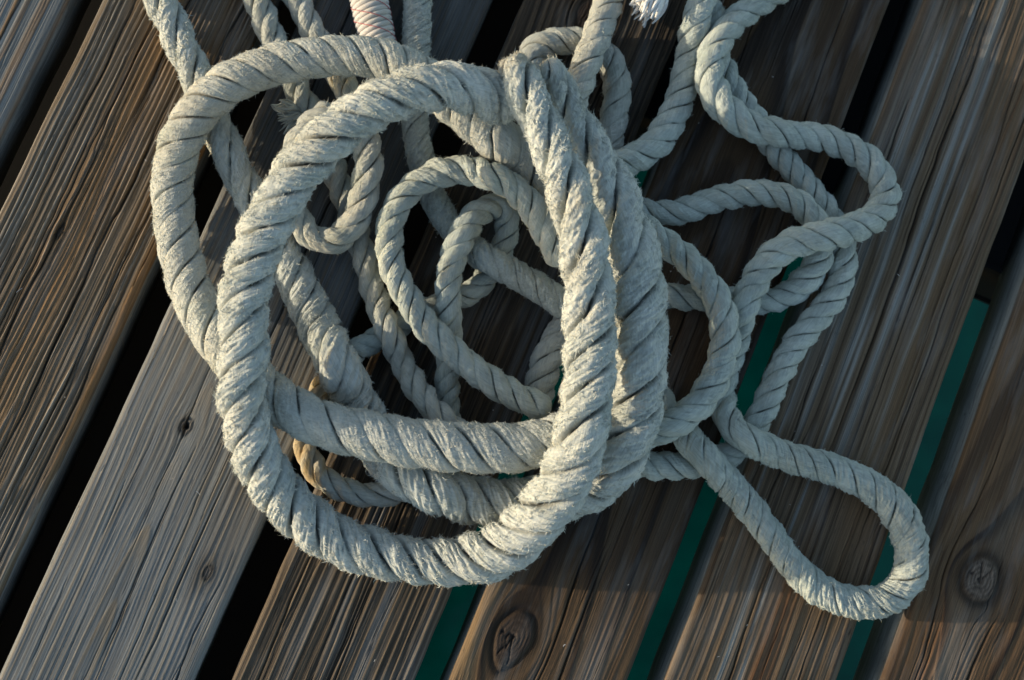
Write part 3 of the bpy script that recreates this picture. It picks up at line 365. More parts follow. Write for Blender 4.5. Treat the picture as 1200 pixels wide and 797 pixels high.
"M7":[[47.1,20.3,11.7,12.1],[42.7,13.7,11.9,12.2],[38.3,7.0,12.0,12.4],[34.0,0.3,12.2,12.5],[30.2,-6.7,12.2,12.6],[27.0,-13.9,12.3,12.7],[24.3,-21.5,12.3,12.6],[22.0,-29.1,12.2,12.6],[19.9,-36.8,12.2,12.6],[18.0,-44.5,12.2,12.6],[16.2,-52.2,12.2,12.6]],
"M8":[[103.7,485.9,14.0,12.5],[104.4,478.6,14.0,12.5],[104.9,471.4,14.0,12.5],[105.4,464.1,14.0,12.5],[105.8,456.8,14.0,12.5],[106.1,449.5,14.0,12.5],[106.2,442.2,14.0,12.5],[106.3,434.9,14.0,12.5],[106.3,427.6,14.0,12.5],[106.1,420.3,14.0,12.5],[105.9,413.0,14.0,12.5],[105.6,405.8,14.0,12.5],[105.1,398.5,14.0,12.5],[104.5,391.2,14.0,12.5],[103.9,384.0,14.0,12.5],[103.1,376.7,14.0,12.5],[102.2,369.5,14.0,12.5],[101.2,362.2,14.0,12.5],[100.0,355.0,14.0,12.5],[98.8,347.8,14.0,12.5],[97.5,340.7,14.0,12.5],[96.0,333.5,14.0,12.5],[94.5,326.4,14.0,12.5],[92.8,319.3,14.0,12.5],[91.0,312.2,14.0,12.5],[89.2,305.2,13.9,12.5],[87.4,298.1,14.1,12.4],[85.6,291.1,14.4,12.4],[83.7,284.1,15.2,12.4],[81.6,277.2,16.5,12.4],[79.5,270.4,18.2,12.4],[77.3,263.8,20.3,12.3],[75.0,257.3,22.6,12.3],[72.7,250.8,25.0,12.3],[70.2,244.4,27.6,12.2],[67.7,238.1,30.2,12.2],[65.0,231.6,32.1,12.2],[62.3,224.9,32.8,12.1],[59.5,218.2,33.3,12.1],[56.8,211.4,33.7,12.1],[54.1,204.6,33.9,12.1],[51.5,197.8,33.7,12.1],[49.1,191.0,33.2,12.1],[47.0,184.0,32.3,12.1],[45.3,177.1,31.1,12.1],[43.6,170.1,29.6,12.1],[42.0,163.2,28.0,12.1]],
"M9":[[25.8,187.7,13.0,11.6],[22.6,194.3,13.0,11.6],[19.5,201.1,13.0,11.6],[17.1,208.1,13.0,11.6],[16.0,215.5,13.0,11.6],[16.7,222.8,13.0,11.6],[20.1,229.3,13.0,11.6],[26.0,233.7,13.0,11.6],[32.9,236.4,13.0,11.7],[40.2,237.8,12.9,11.7],[47.6,238.3,12.9,11.7],[55.0,238.0,12.7,11.7],[62.3,236.7,12.5,11.7],[69.1,233.9,12.4,11.7],[75.0,229.4,12.6,11.7],[79.7,223.7,12.8,11.7],[83.1,217.1,12.9,11.7],[85.3,210.0,12.9,11.7],[86.2,202.6,13.0,11.7],[86.0,195.2,13.0,11.7],[84.9,187.9,12.9,11.7],[83.6,180.6,12.8,11.7],[82.3,173.2,12.6,11.6],[80.9,166.0,12.4,11.6],[79.5,158.7,12.1,11.6],[78.3,151.4,11.7,11.6],[77.2,144.0,11.3,11.6]],
"M10":[[191.2,497.0,14.0,12.6],[191.5,489.8,14.0,12.6],[191.7,482.7,14.0,12.6],[191.8,475.6,14.0,12.6],[191.9,468.4,14.0,12.6],[191.8,461.3,14.0,12.6],[191.7,454.2,14.0,12.6],[191.4,447.0,14.0,12.6],[191.1,439.9,14.0,12.6],[190.7,432.8,14.0,12.6],[190.1,425.7,14.0,12.6],[189.5,418.6,14.0,12.6],[188.7,411.5,14.0,12.6],[187.9,404.4,14.0,12.6],[187.0,397.3,14.0,12.6],[185.9,390.3,14.0,12.6],[184.7,383.2,14.0,12.6],[183.5,376.2,14.0,12.6],[182.1,369.2,14.0,12.6],[180.7,362.2,14.0,12.6],[179.1,355.2,14.0,12.6],[177.4,348.3,14.0,12.6],[175.6,341.4,14.0,12.6],[173.7,334.5,14.0,12.6],[171.8,327.7,14.0,12.6],[169.7,320.8,14.4,12.6],[167.7,314.0,15.0,12.6],[165.6,307.3,15.9,12.5],[163.4,300.6,17.4,12.5],[161.3,294.2,19.5,12.5],[159.1,288.1,22.5,12.4],[156.9,282.1,25.6,12.4],[154.8,275.6,27.7,12.4],[152.8,268.8,28.1,12.3],[151.1,261.9,27.5,12.3],[149.4,255.0,26.8,12.3],[147.9,248.1,25.5,12.3],[146.7,241.4,23.6,12.4],[145.8,235.0,20.5,12.4],[144.9,228.6,17.5,12.4],[143.7,221.8,15.9,12.4],[142.1,214.8,15.3,12.4],[140.5,207.9,15.1,12.4],[138.8,201.0,15.2,12.3],[136.8,194.1,15.6,12.3],[134.6,187.4,16.2,12.3],[131.8,180.9,17.0,12.4],[128.7,174.5,18.1,12.5],[125.3,168.4,19.2,12.6],[121.5,162.5,20.4,12.7],[117.2,156.9,21.6,12.8],[112.3,151.9,22.8,12.9],[106.9,147.3,24.0,12.9],[101.1,143.3,25.0,12.9],[95.0,139.7,26.0,12.8],[88.8,136.5,27.2,12.7],[82.3,133.8,28.7,12.5],[75.7,131.4,29.3,12.3],[68.9,129.5,28.0,12.1]],
"M11":[[422.6,396.0,13.0,12.0],[417.2,391.5,13.0,12.0],[411.8,387.0,13.0,12.0],[406.3,382.6,13.0,12.0],[400.7,378.2,13.0,12.0],[395.1,374.0,13.0,12.0],[389.4,369.8,13.0,12.0],[383.6,365.7,13.0,12.0],[377.8,361.7,13.0,12.0],[372.0,357.7,13.0,12.0],[366.1,353.8,13.0,12.0],[360.1,350.1,13.0,12.0],[354.1,346.4,13.0,12.0],[348.0,342.7,13.0,12.0],[341.9,339.2,13.0,12.0],[335.8,335.8,13.0,12.0],[329.5,332.4,13.0,12.0],[323.3,329.2,13.0,12.0],[317.0,326.0,13.0,12.0],[310.6,322.9,13.0,12.0],[304.2,320.0,13.0,12.0],[297.8,317.1,13.0,12.0],[291.3,314.3,13.0,12.0],[284.8,311.6,13.0,12.0],[278.2,309.0,13.0,12.0],[271.6,306.5,13.0,12.0],[265.0,304.0,13.0,12.0],[258.4,301.5,13.0,12.0],[251.8,299.1,13.0,12.0],[245.2,296.5,13.0,12.0],[238.6,293.9,13.0,12.0],[232.2,291.0,13.0,12.0],[225.9,287.8,13.0,12.0],[219.7,284.4,13.1,11.9],[213.7,280.7,13.2,11.9],[207.9,276.7,13.7,11.9],[202.3,272.5,14.4,11.9],[196.8,268.2,15.6,11.9],[191.5,263.9,17.1,11.8],[186.4,259.3,19.0,11.8],[181.6,254.6,21.2,11.7],[177.0,249.8,23.7,11.7],[172.8,244.9,26.4,11.8],[168.7,239.6,28.7,11.8],[164.9,234.0,30.4,12.0],[161.5,227.9,31.7,12.1],[158.8,221.5,32.9,12.3],[157.0,214.8,34.0,12.4],[156.1,207.8,34.7,12.6],[156.4,200.8,35.1,12.8],[158.2,194.0,35.1,12.8],[161.2,187.7,34.8,12.9],[165.4,182.0,34.3,12.9],[170.4,177.0,33.8,12.9],[175.9,172.6,33.3,12.9],[181.8,168.9,32.8,12.9],[188.1,165.8,32.2,12.9],[194.8,163.6,31.5,12.7],[201.7,162.2,30.8,12.4],[208.6,161.6,29.4,12.0],[215.3,161.4,27.3,11.8],[221.9,161.5,24.9,11.7],[228.7,161.6,22.8,11.6],[235.5,161.9,20.9,11.7],[242.3,162.0,19.1,11.7],[249.2,161.6,17.6,11.8],[256.0,160.6,16.4,11.8],[262.8,159.0,15.3,11.8],[269.5,156.7,14.5,11.8],[275.9,153.9,13.9,11.8],[282.0,150.4,13.5,11.9],[287.8,146.3,13.4,12.1],[293.0,141.6,13.5,12.3],[297.3,136.0,13.9,12.4],[300.4,129.8,14.8,12.5],[302.1,123.0,16.1,12.5],[302.2,116.2,17.7,12.4],[300.5,109.7,19.6,12.5],[297.2,103.8,21.7,12.6],[292.8,98.8,24.0,12.7],[287.7,94.5,26.3,12.8],[282.2,90.7,28.7,12.9],[276.4,87.6,31.1,12.9],[270.3,85.0,33.5,12.9],[264.1,82.7,36.0,12.8],[257.8,80.6,38.4,12.8],[251.5,78.6,40.9,12.7],[245.0,76.9,43.2,12.7],[238.2,75.5,44.2,12.7],[231.4,74.4,43.2,12.7],[224.8,73.0,41.0,12.7],[218.4,70.9,39.1,12.7],[212.1,68.2,37.3,12.7],[206.2,64.9,35.3,12.7],[200.9,60.7,33.3,12.7],[196.5,55.6,31.2,12.6],[192.8,49.9,29.4,12.4],[189.4,43.8,28.1,12.2],[186.1,37.6,27.9,12.0],[183.0,31.4,28.9,11.8],[180.3,24.9,29.1,11.7],[178.5,18.4,27.0,11.5],[177.8,12.8,22.9,11.3],[177.0,6.8,19.3,11.1],[175.9,0.3,16.8,11.0],[174.2,-6.4,15.1,10.9],[172.0,-13.0,14.0,10.8],[169.6,-19.6,13.4,10.8],[167.3,-26.3,13.1,10.9],[165.3,-33.0,13.3,11.0],[163.7,-39.9,13.9,11.2],[162.8,-46.8,14.9,11.4],[162.9,-53.7,16.4,11.4],[164.0,-60.3,18.5,11.4],[166.1,-66.5,21.2,11.4],[169.0,-71.9,24.7,11.4],[172.9,-76.5,28.3,11.5],[178.5,-80.6,29.5,11.7],[184.5,-83.9,28.3,11.9],[190.5,-86.4,25.6,12.0],[196.6,-88.7,22.8,12.0],[202.9,-91.0,20.6,12.0],[209.4,-93.1,18.8,12.0],[216.0,-95.2,17.3,12.1],[222.7,-97.0,16.1,12.2],[229.5,-98.7,15.2,12.3],[236.3,-100.3,14.4,12.5],[243.1,-102.0,13.9,12.6],[249.9,-104.1,13.4,12.8],[256.5,-106.4,13.2,12.9],[263.1,-109.0,13.1,13.1],[269.5,-111.8,13.0,13.2],[275.8,-115.0,13.1,13.3],[281.8,-118.7,13.1,13.5],[287.5,-123.0,13.3,13.7],[292.8,-127.7,13.4,13.8],[297.6,-132.8,13.6,14.0],[301.7,-138.5,13.7,14.1],[305.2,-144.7,13.7,14.1],[307.9,-151.2,13.7,14.1],[310.0,-157.9,13.7,14.1],[311.2,-164.9,13.7,14.1],[311.5,-171.9,13.7,14.1],[310.7,-178.9,13.7,14.1],[308.8,-185.7,13.6,14.0],[305.6,-192.0,13.5,14.0],[301.0,-197.4,13.4,13.8],[295.6,-201.8,13.2,13.6],[289.4,-205.2,13.1,13.4],[282.7,-207.3,13.1,13.2],[275.7,-208.3,13.0,13.0],[268.7,-208.3,13.0,12.8],[261.6,-207.5,13.0,12.7],[254.8,-205.8,13.0,12.6],[248.2,-203.4,13.0,12.7],[241.8,-200.3,13.0,12.7],[235.8,-196.7,13.0,12.6],[230.1,-192.5,13.0,12.5],[224.7,-187.9,13.0,12.3],[219.7,-183.0,13.0,12.1],[214.9,-177.7,13.0,12.0],[210.5,-172.3,13.0,12.0],[206.4,-166.6,13.0,12.0],[202.3,-160.8,13.0,12.0],[198.3,-155.0,13.0,12.0],[194.2,-149.2,13.0,12.0],[190.1,-143.4,13.1,12.0],[186.0,-137.7,13.3,12.0],[181.7,-132.1,13.7,12.0],[177.2,-126.7,14.5,12.0],[172.6,-121.6,15.6,12.0],[167.8,-116.7,17.5,12.0],[163.1,-112.3,20.2,12.0],[158.4,-108.3,23.8,11.9],[153.8,-104.2,27.2,11.9],[148.9,-99.5,29.0,11.9],[144.1,-94.3,29.0,11.9],[139.9,-89.0,27.1,11.9],[136.0,-83.8,24.6,11.8],[131.9,-78.3,22.7,11.6],[127.9,-72.7,21.0,11.4],[124.1,-67.0,19.7,11.2],[120.4,-61.0,18.6,11.1],[117.0,-55.0,17.2,10.9],[113.6,-49.0,15.5,10.8],[110.1,-43.2,13.8,10.8],[106.5,-37.4,12.0,10.8]],
"M12":[[166.8,276.4,10.9,11.2],[166.2,269.2,10.9,11.2],[165.5,262.1,10.9,11.2],[165.1,254.9,10.9,11.2],[165.4,247.8,10.9,11.2],[166.4,240.7,11.0,11.2],[167.8,233.7,11.4,11.2],[169.8,226.8,11.7,11.2],[172.2,220.1,11.8,11.2],[175.1,213.5,11.9,11.2],[178.4,207.1,11.9,11.2],[181.9,200.9,11.9,11.1],[185.7,194.8,11.9,11.1],[189.6,188.8,11.9,11.1],[193.7,182.9,11.8,11.1],[198.0,177.1,11.6,11.1],[202.3,171.4,11.3,11.1],[206.6,165.7,10.9,11.1],[210.8,159.9,11.0,11.1],[214.9,154.0,11.4,11.1],[219.1,148.2,11.7,11.1],[223.5,142.5,11.8,11.1],[228.0,137.0,11.9,11.1],[232.6,131.5,11.9,11.1],[237.1,125.9,11.9,11.1],[241.6,120.3,11.9,11.1],[245.9,114.6,11.7,11.1],[250.2,108.8,11.5,11.1],[254.2,102.9,11.2,11.1],[257.9,96.8,11.0,11.3],[261.3,90.5,11.1,11.4],[264.3,83.9,11.3,11.6],[266.3,77.1,11.5,11.7],[267.3,70.0,11.7,11.8],[267.4,62.8,11.9,11.8],[266.5,55.7,12.0,11.7],[264.8,48.8,12.1,11.7],[262.1,42.1,12.3,11.7],[258.5,35.9,12.5,11.7],[254.4,30.0,12.7,11.7],[250.1,24.3,12.8,11.7],[245.5,18.8,12.9,11.7],[240.7,13.5,13.0,11.6],[235.8,8.2,13.0,11.6],[231.1,2.8,13.0,11.6],[226.6,-2.8,13.0,11.6],[222.3,-8.5,13.0,11.6],[218.2,-14.4,13.0,11.6],[214.4,-20.4,13.0,11.6],[210.9,-26.7,13.0,11.6],[207.6,-33.1,12.9,11.5],[204.5,-39.5,12.8,11.5],[201.3,-45.9,12.7,11.5],[198.2,-52.4,12.4,11.5],[195.0,-58.8,12.2,11.5],[191.7,-65.2,11.8,11.5],[188.2,-71.4,11.3,11.4],[184.4,-77.5,10.8,11.1],[179.9,-83.0,10.9,10.9],[174.4,-87.6,11.1,10.8],[168.2,-91.1,11.1,10.7],[161.5,-93.9,10.6,10.8],[154.7,-96.0,10.5,10.8],[147.7,-97.6,10.6,10.9],[140.7,-98.7,10.9,11.1],[133.5,-99.5,11.4,11.3],[126.4,-99.9,11.7,11.4],[119.2,-100.1,11.8,11.4],[112.0,-99.9,11.9,11.4],[104.9,-99.4,11.9,11.4],[97.8,-98.5,11.8,11.4],[90.8,-97.1,11.7,11.3],[83.8,-95.3,11.5,11.3],[76.9,-93.5,11.0,11.3]],
"M13":[[93.9,104.8,12.0,10.3],[100.7,102.4,12.4,10.3],[107.6,100.3,13.0,10.3],[114.7,99.2,13.6,10.4],[121.9,98.9,14.4,10.6],[129.0,99.4,15.3,10.8],[136.1,100.6,16.2,10.9],[142.9,102.7,17.2,11.0],[149.6,105.2,18.2,11.0],[156.3,107.7,19.3,11.0],[163.2,109.8,20.3,11.0],[170.1,111.5,21.4,11.0],[177.1,112.9,22.4,11.0],[184.2,113.8,23.5,11.0],[191.3,114.2,24.5,11.0],[198.5,114.1,25.5,10.9],[205.6,113.3,26.3,10.9],[212.6,111.7,26.9,11.0],[219.4,109.2,27.0,11.0],[225.8,105.9,26.8,11.0],[231.6,101.6,26.4,11.0],[236.5,96.3,26.1,10.9],[240.5,90.3,25.8,10.9],[243.5,83.8,25.0,11.0],[245.1,77.0,23.5,11.1],[245.4,70.1,21.2,11.3],[244.1,63.3,19.4,11.5],[241.4,56.7,18.0,11.7],[237.7,50.6,16.9,11.7],[233.1,45.2,15.9,11.7],[227.8,40.3,15.0,11.6],[221.9,36.2,14.3,11.4],[215.5,33.0,13.5,11.1],[208.7,30.7,12.9,11.0],[201.6,29.4,12.1,10.9],[194.5,29.0,11.2,11.0],[187.3,29.1,10.7,11.0],[180.1,29.5,10.8,11.0],[172.9,30.2,11.3,11.0],[165.7,31.0,11.6,10.9],[158.6,31.6,11.8,10.9],[151.3,32.0,11.9,10.9],[144.1,32.3,11.9,10.9],[136.9,32.6,12.0,10.9],[129.7,33.0,12.0,10.9],[122.5,33.5,12.0,10.9],[115.3,34.0,12.0,10.9]],
"M14":[[93.6,91.7,28.7,10.8],[99.1,87.1,29.0,10.8],[104.6,82.5,29.5,10.7],[110.1,77.9,30.0,10.8],[115.8,73.5,30.6,10.9],[121.5,69.1,31.2,11.1],[127.0,64.6,31.9,11.3],[132.3,59.7,32.7,11.5],[137.2,54.5,33.5,11.6],[141.9,49.1,34.5,11.8],[146.1,43.4,35.6,11.9],[149.9,37.4,36.6,12.0],[153.2,31.0,37.6,12.0],[156.0,24.4,38.5,11.9],[158.0,17.6,39.2,12.0],[159.3,10.5,39.7,12.1],[159.8,3.3,39.9,12.2],[159.7,-3.9,40.0,12.4],[158.9,-11.0,40.0,12.5],[157.4,-18.1,40.0,12.5],[155.4,-25.0,40.0,12.5],[152.7,-31.7,40.0,12.5],[149.5,-38.1,40.0,12.5],[145.7,-44.2,40.1,12.4],[141.4,-50.0,40.0,12.4],[136.6,-55.4,39.9,12.4],[131.3,-60.2,39.8,12.4],[125.5,-64.5,39.8,12.4],[119.3,-68.2,39.8,12.4],[113.1,-71.3,38.1,12.4],[107.5,-73.6,34.3,12.3],[101.9,-75.4,30.1,12.1],[95.7,-76.9,26.9,12.0],[88.9,-78.3,24.8,11.9],[81.8,-79.2,23.9,11.8],[74.7,-79.8,24.3,11.8]],
"M17":[[-135.9,-21.7,8.4,8.7],[-140.5,-27.6,9.2,8.6],[-145.1,-33.6,9.6,8.6],[-149.2,-39.9,9.8,8.6],[-152.7,-46.6,9.9,8.8],[-155.6,-53.5,10.0,9.0],[-157.9,-60.7,10.2,9.2],[-159.4,-68.0,10.4,9.4],[-160.1,-75.5,10.7,9.6],[-159.5,-83.0,11.0,9.8],[-157.6,-90.3,11.3,10.0],[-154.5,-97.1,11.6,10.2],[-150.0,-103.1,11.8,10.4],[-144.4,-108.1,11.9,10.4],[-138.0,-112.1,12.0,10.4],[-131.2,-115.2,12.0,10.4],[-124.0,-117.5,11.9,10.2],[-116.7,-119.1,11.9,10.0],[-109.2,-119.8,11.7,9.8],[-101.7,-119.6,11.4,9.8],[-94.3,-118.5,10.8,9.8],[-87.0,-116.9,9.8,9.8],[-79.8,-114.8,9.6,9.8],[-72.6,-112.4,9.6,9.9],[-65.6,-109.7,9.6,9.9],[-58.6,-107.0,9.6,9.9]],
"W":[[-190.6,468.8,18.0,14.0],[-186.6,462.7,18.0,14.0],[-182.7,456.5,18.0,14.0],[-178.9,450.4,18.0,14.0],[-175.2,444.1,18.0,14.0],[-171.6,437.8,18.0,14.0],[-168.0,431.5,18.0,14.0],[-164.6,425.1,18.0,14.0],[-161.2,418.6,18.0,14.0],[-158.0,412.1,18.0,14.0],[-154.8,405.6,18.0,14.0],[-151.7,399.0,18.0,14.0],[-148.7,392.4,18.0,14.0],[-145.9,385.7,18.0,14.0],[-143.1,379.0,18.0,14.0],[-140.4,372.2,18.0,14.0],[-137.8,365.4,18.0,14.0],[-135.4,358.6,18.0,14.0],[-133.0,351.7,18.0,14.0],[-130.8,344.8,18.0,14.0],[-128.6,337.8,18.0,14.0],[-126.6,330.8,18.0,14.0],[-124.7,323.8,18.0,14.0],[-122.9,316.8,18.0,14.0],[-121.1,309.7,17.9,14.0],[-119.4,302.7,17.7,14.0],[-117.7,295.6,17.6,14.0],[-116.0,288.5,17.4,14.0],[-114.3,281.5,17.2,14.0],[-112.6,274.4,17.0,14.0],[-111.1,267.3,16.8,13.9],[-109.6,260.2,16.6,13.8],[-108.1,253.1,16.3,13.7],[-106.5,246.0,16.0,13.4],[-104.8,238.9,15.6,13.1],[-103.0,231.9,15.2,12.7],[-101.1,224.9,14.8,12.3],[-99.3,217.9,14.3,11.8],[-97.5,210.8,13.8,11.3],[-95.9,203.8,13.3,10.9],[-94.4,196.7,12.6,10.4],[-92.8,189.7,11.5,10.0],[-91.2,182.8,9.9,9.5]]}''')

def curve(pts, ds):
    P = np.array(pts, float)
    Q = np.vstack([2 * P[0] - P[1], P, 2 * P[-1] - P[-2]])
    t = np.linspace(0, 1, 12, endpoint=False)[:, None]
    seg = [.5 * ((2 * Q[i + 1]) + (-Q[i] + Q[i + 2]) * t + (2 * Q[i] - 5 * Q[i + 1] + 4 * Q[i + 2] - Q[i + 3]) * t * t
           + (-Q[i] + 3 * Q[i + 1] - 3 * Q[i + 2] + Q[i + 3]) * t ** 3) for i in range(len(P) - 1)]
    C = np.vstack(seg + [P[-1:]])
    s = np.r_[0, np.cumsum(np.linalg.norm(np.diff(C[:, :3], axis=0), axis=1))]
    n = int(s[-1] / ds) + 1; si = np.linspace(0, s[-1], n)
    return np.stack([np.interp(si, s, C[:, k]) for k in range(C.shape[1])], 1), si

def frames(C):
    T = np.gradient(C, axis=0); T /= np.linalg.norm(T, axis=1)[:, None]
    N = np.empty_like(T); a = np.array([0, 0, 1.]); a = a - T[0] * a.dot(T[0])
    N[0] = a / np.linalg.norm(a)
    for i in range(1, len(T)):
        v = N[i - 1] - T[i] * N[i - 1].dot(T[i]); N[i] = v / np.linalg.norm(v)
    return T, N, np.cross(T, N)

def interval(x, spans, soft=.02):
    o = np.zeros_like(x)
    for a, b in spans: o = np.maximum(o, sst(a - soft, a + soft, x) * (1 - sst(b - soft, b + soft, x)))
    return o

def rope(key, label, mat, seed, lay=2.2, round_=.5, gdepth=.12, lump=.05, fuzz=.5, flen=2.2, fw=.28, fstand=.6, strands=3,
         stain=(), loose=(), group='laid ropes in the heap', name='rope', pts=None, tuft=0., cat='rope', ph=0., ds=1.1, nps=21, felt=(), fine=.035, gw=.038, gmin=.3):
    S, s = curve(PATHS[key] if pts is None else pts, ds)
    C, R = S[:, :3], S[:, 3] * .965
    # cap the ends: shrink to a rounded end
    n = len(s); L = s[-1]; fr = s / L
    endf = np.sqrt(np.clip(1 - (1 - np.clip(np.minimum(s, L - s) / (R * .8), 0, 1)) ** 2, .02, 1))
    T, N, B = frames(C)
    lo = interval(fr, loose)
    Rm0 = R.mean()
    pitch = lay * 2 * R * (1 + .75 * lo) * (1 + .12 * n1(s / 90, seed))
    phi = np.cumsum(2 * np.pi / pitch * ds) + ph + .15 * n1(s / 25, seed + 1)
    ps = np.concatenate([[0, .02, .045, .075], np.linspace(.11, .89, nps), [.925, .955, .98]])
    al = np.concatenate([(k + ps) * 2 * np.pi / strands for k in range(strands)] + [[2 * np.pi]])
    x = np.concatenate([ps] * strands + [[0.]])          # 0..1 within strand
    sid = np.concatenate([np.full(len(ps), k) for k in range(strands)] + [[0]])
    ang = (x - .5) * 2 * np.pi / strands
    rs, rh = .56, .44
    cir = rh * np.cos(ang) + np.sqrt(rs * rs - (rh * np.sin(ang)) ** 2)
    eg = np.minimum(x, 1 - x)
    gv = np.exp(-(eg / gw) ** 2)
    fe = interval(fr, felt)
    rd = np.clip(round_ - .35 * lo + (.92 - round_) * fe, 0, 1)[:, None]
    prof = cir[None] * (1 - rd) + rd * (1 - .05 * (1 - np.sqrt(np.clip(1 - (2 * x - 1) ** 2, 0, 1))))[None]
    gd = gdepth * (1 + 1.0 * lo)
    ss = s[:, None]; xx = (sid + x)[None]
    # the grooves open and close along the rope where fluff has felted over them
    gsid = (sid + np.round(x)) % strands
    gmod = gmin + (1.25 - gmin) * sst(-.35, .35, n2(ss / (Rm0 * .8), gsid[None] * 5.1 + .5, seed + 3) + .35 * n2(ss / 3.5, gsid[None] * 9.1, seed + 4))
    prof = prof - gv[None] * gd[:, None] * gmod
    arc = (phi[:, None] + al[None]) * R.mean()
    Rm = R.mean()
    # per-strand swelling, yarn ridges along the rope and small lumps
    lm = lump * n2(ss / (1.1 * Rm), sid[None] * 7.3 + seed, seed + 5) * np.sin(np.pi * x)[None]
    cm = xx * (2 * np.pi * Rm / strands)                  # mm round the rope
    lm = lm + lump * .45 * fb2(ss / 9, cm / 9, seed + 6, 2)
    ya = (phi[:, None] + al[None]) * Rm + ss * .12          # yarns run nearly along the rope
    yq = n2(ss / 24, ya / 1.25, seed + 8)
    yarn = .8 - 1.9 * np.abs(yq) ** .8 + .5 * n2(ss / 10, ya / 3.1, seed + 18)
    fuzzy = n2(ss / 3.2 + .5 * n2(ss / 6, cm / 6, seed), cm / 2.4, seed + 9) + .5 * n2(ss / 1.6, cm / 1.5, seed + 10)
    lm = lm + (fine * yarn * (1 - tuft) + (.4 + .6 * tuft) * fine * fuzzy * (1 + fe)[:, None]) * (1 - .7 * gv)[None] * (11.5 / Rm)
    if tuft >= 1:                                         # shaggy tufts combed across the groove edges
        tf = n2(ss / 4.5 + cm / 9, cm / 3.2 - ss / 14, seed + 61)
        lm = lm + .05 * np.abs(tf) ** .7 * np.sign(tf) * (1 - .5 * gv)[None]
    lm[:, -1] = lm[:, 0]
    r = R[:, None] * (prof + lm)
    r = r * endf[:, None]
    th = phi[:, None] + al[None]
    # slight flattening against gravity
    D = np.cos(th)[..., None] * N[:, None] + np.sin(th)[..., None] * B[:, None]
    Pt = C[:, None] + D * r[..., None]
    Pt[..., 2] = np.maximum(Pt[..., 2], .25 + .05 * r)
    m = len(al)
    idx = np.arange(n * m).reshape(n, m)
    Q = np.stack([idx[:-1, :-1], idx[:-1, 1:], idx[1:, 1:], idx[1:, :-1]], -1).reshape(-1, 4)
    V = Pt.reshape(-1, 3)
    c0 = len(V); V = np.vstack([V, C[:1], C[-1:]])
    Tt = np.concatenate([np.stack([np.full(m - 1, c0), idx[0, 1:], idx[0, :-1]], -1), np.stack([np.full(m - 1, c0 + 1), idx[-1, :-1], idx[-1, 1:]], -1)])
    stn = interval(fr, stain)
    fibv = np.stack([np.broadcast_to(ss, r.shape), np.broadcast_to(arc, r.shape), np.broadcast_to(sid[None] * 3.7 + seed, r.shape)], -1).reshape(-1, 3)
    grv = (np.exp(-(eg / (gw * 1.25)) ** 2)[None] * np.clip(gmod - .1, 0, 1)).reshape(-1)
    stv = (np.broadcast_to(stn[:, None], r.shape) * (.6 + .4 * n2(ss / 9, xx * 3, seed))).reshape(-1)
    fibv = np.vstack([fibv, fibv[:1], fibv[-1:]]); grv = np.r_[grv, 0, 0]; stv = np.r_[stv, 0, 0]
    # ---- loose fibres standing off the surface
    rg = np.random.RandomState(seed)
    area = 2 * np.pi * R.mean() * L
    nf = int(area * fuzz)
    if nf:
        si = rg.randint(1, n - 2, nf); ai = rg.randint(0, m - 1, nf)
        if gw > .05:
            kp = rg.uniform(0, 1, nf) > gv[ai] * 1.6 * gmod[si, ai]; si, ai = si[kp], ai[kp]; nf = len(si)
        if tuft:
            keep = n2(si * ds / 3.2, (al[ai] + phi[si]) * R[si] / 3.2, seed + 70) > rg.uniform(-1.1, .9, nf)
            si, ai = si[keep], ai[keep]; nf = len(si)
        p0 = Pt[si, ai]
        tS = Pt[si + 1, ai] - Pt[si - 1, ai]; tA = Pt[si, ai + 1] - Pt[si, ai]
        nn = np.cross(tA, tS); nn /= np.linalg.norm(nn, axis=1)[:, None] + 1e-9
        nn *= np.sign((nn * D[si, ai]).sum(1))[:, None]
        up = (nn[:, 2] > -.45) & (endf[si] > .6)
        si, ai, p0, tS, tA, nn = (q[up] for q in (si, ai, p0, tS, tA, nn)); nf = len(si)
        tx = T[si]; ta = np.cross(nn, tx)
        # fibres lean together in small locks
        qa, qb = si * ds, (al[ai] + phi[si]) * R[si]
        lk = lambda sc, o: n2(qa / sc + o, qb / sc, seed + 71 + o)
        sg = np.where(lk(9., 0) + .25 * rg.normal(0, 1, nf) > 0, 1., -1.)
        dire = tx * (sg * rg.uniform(.35, 1.0, nf) + .5 * lk(3.4, 1))[:, None] + ta * (1.2 * lk(3.8, 2) + rg.normal(0, .3, nf))[:, None] \
            + nn * (fstand * (.75 + .8 * lk(3.0, 3)).clip(.05, 2) * rg.uniform(.5, 1.2, nf))[:, None]
        dire /= np.linalg.norm(dire, axis=1)[:, None]
        ln = flen * rg.lognormal(-.25, .5, nf)
        ln = np.clip(ln, .3, flen * 3)
        d2 = dire + rg.normal(0, .45, (nf, 3)) + ta * (.9 * lk(3.3, 4))[:, None] + tx * (.7 * lk(3.3, 5))[:, None] - nn * .25
        d2 /= np.linalg.norm(d2, axis=1)[:, None]
        wv = np.cross(dire, rg.normal(0, 1, (nf, 3))); wv /= np.linalg.norm(wv, axis=1)[:, None]
        ww = (fw * rg.uniform(.6, 1.3, nf))[:, None]
        p0 = p0 - nn * .3
        p1 = p0 + dire * (ln * .55)[:, None]; p2 = p1 + d2 * (ln * .45)[:, None]
        F = np.stack([p0 - wv * ww * .5, p0 + wv * ww * .5, p1 + wv * ww * .4, p1 - wv * ww * .4, p2], 1)
        F[..., 2] = np.maximum(F[..., 2], .1)
        b = len(V) + np.arange(nf)[:, None] * 5
        Q = np.concatenate([Q, b + np.array([[0, 1, 2, 3]])]); Tt = np.concatenate([Tt, b + np.array([[3, 2, 4]])])
        V = np.vstack([V, F.reshape(-1, 3)])
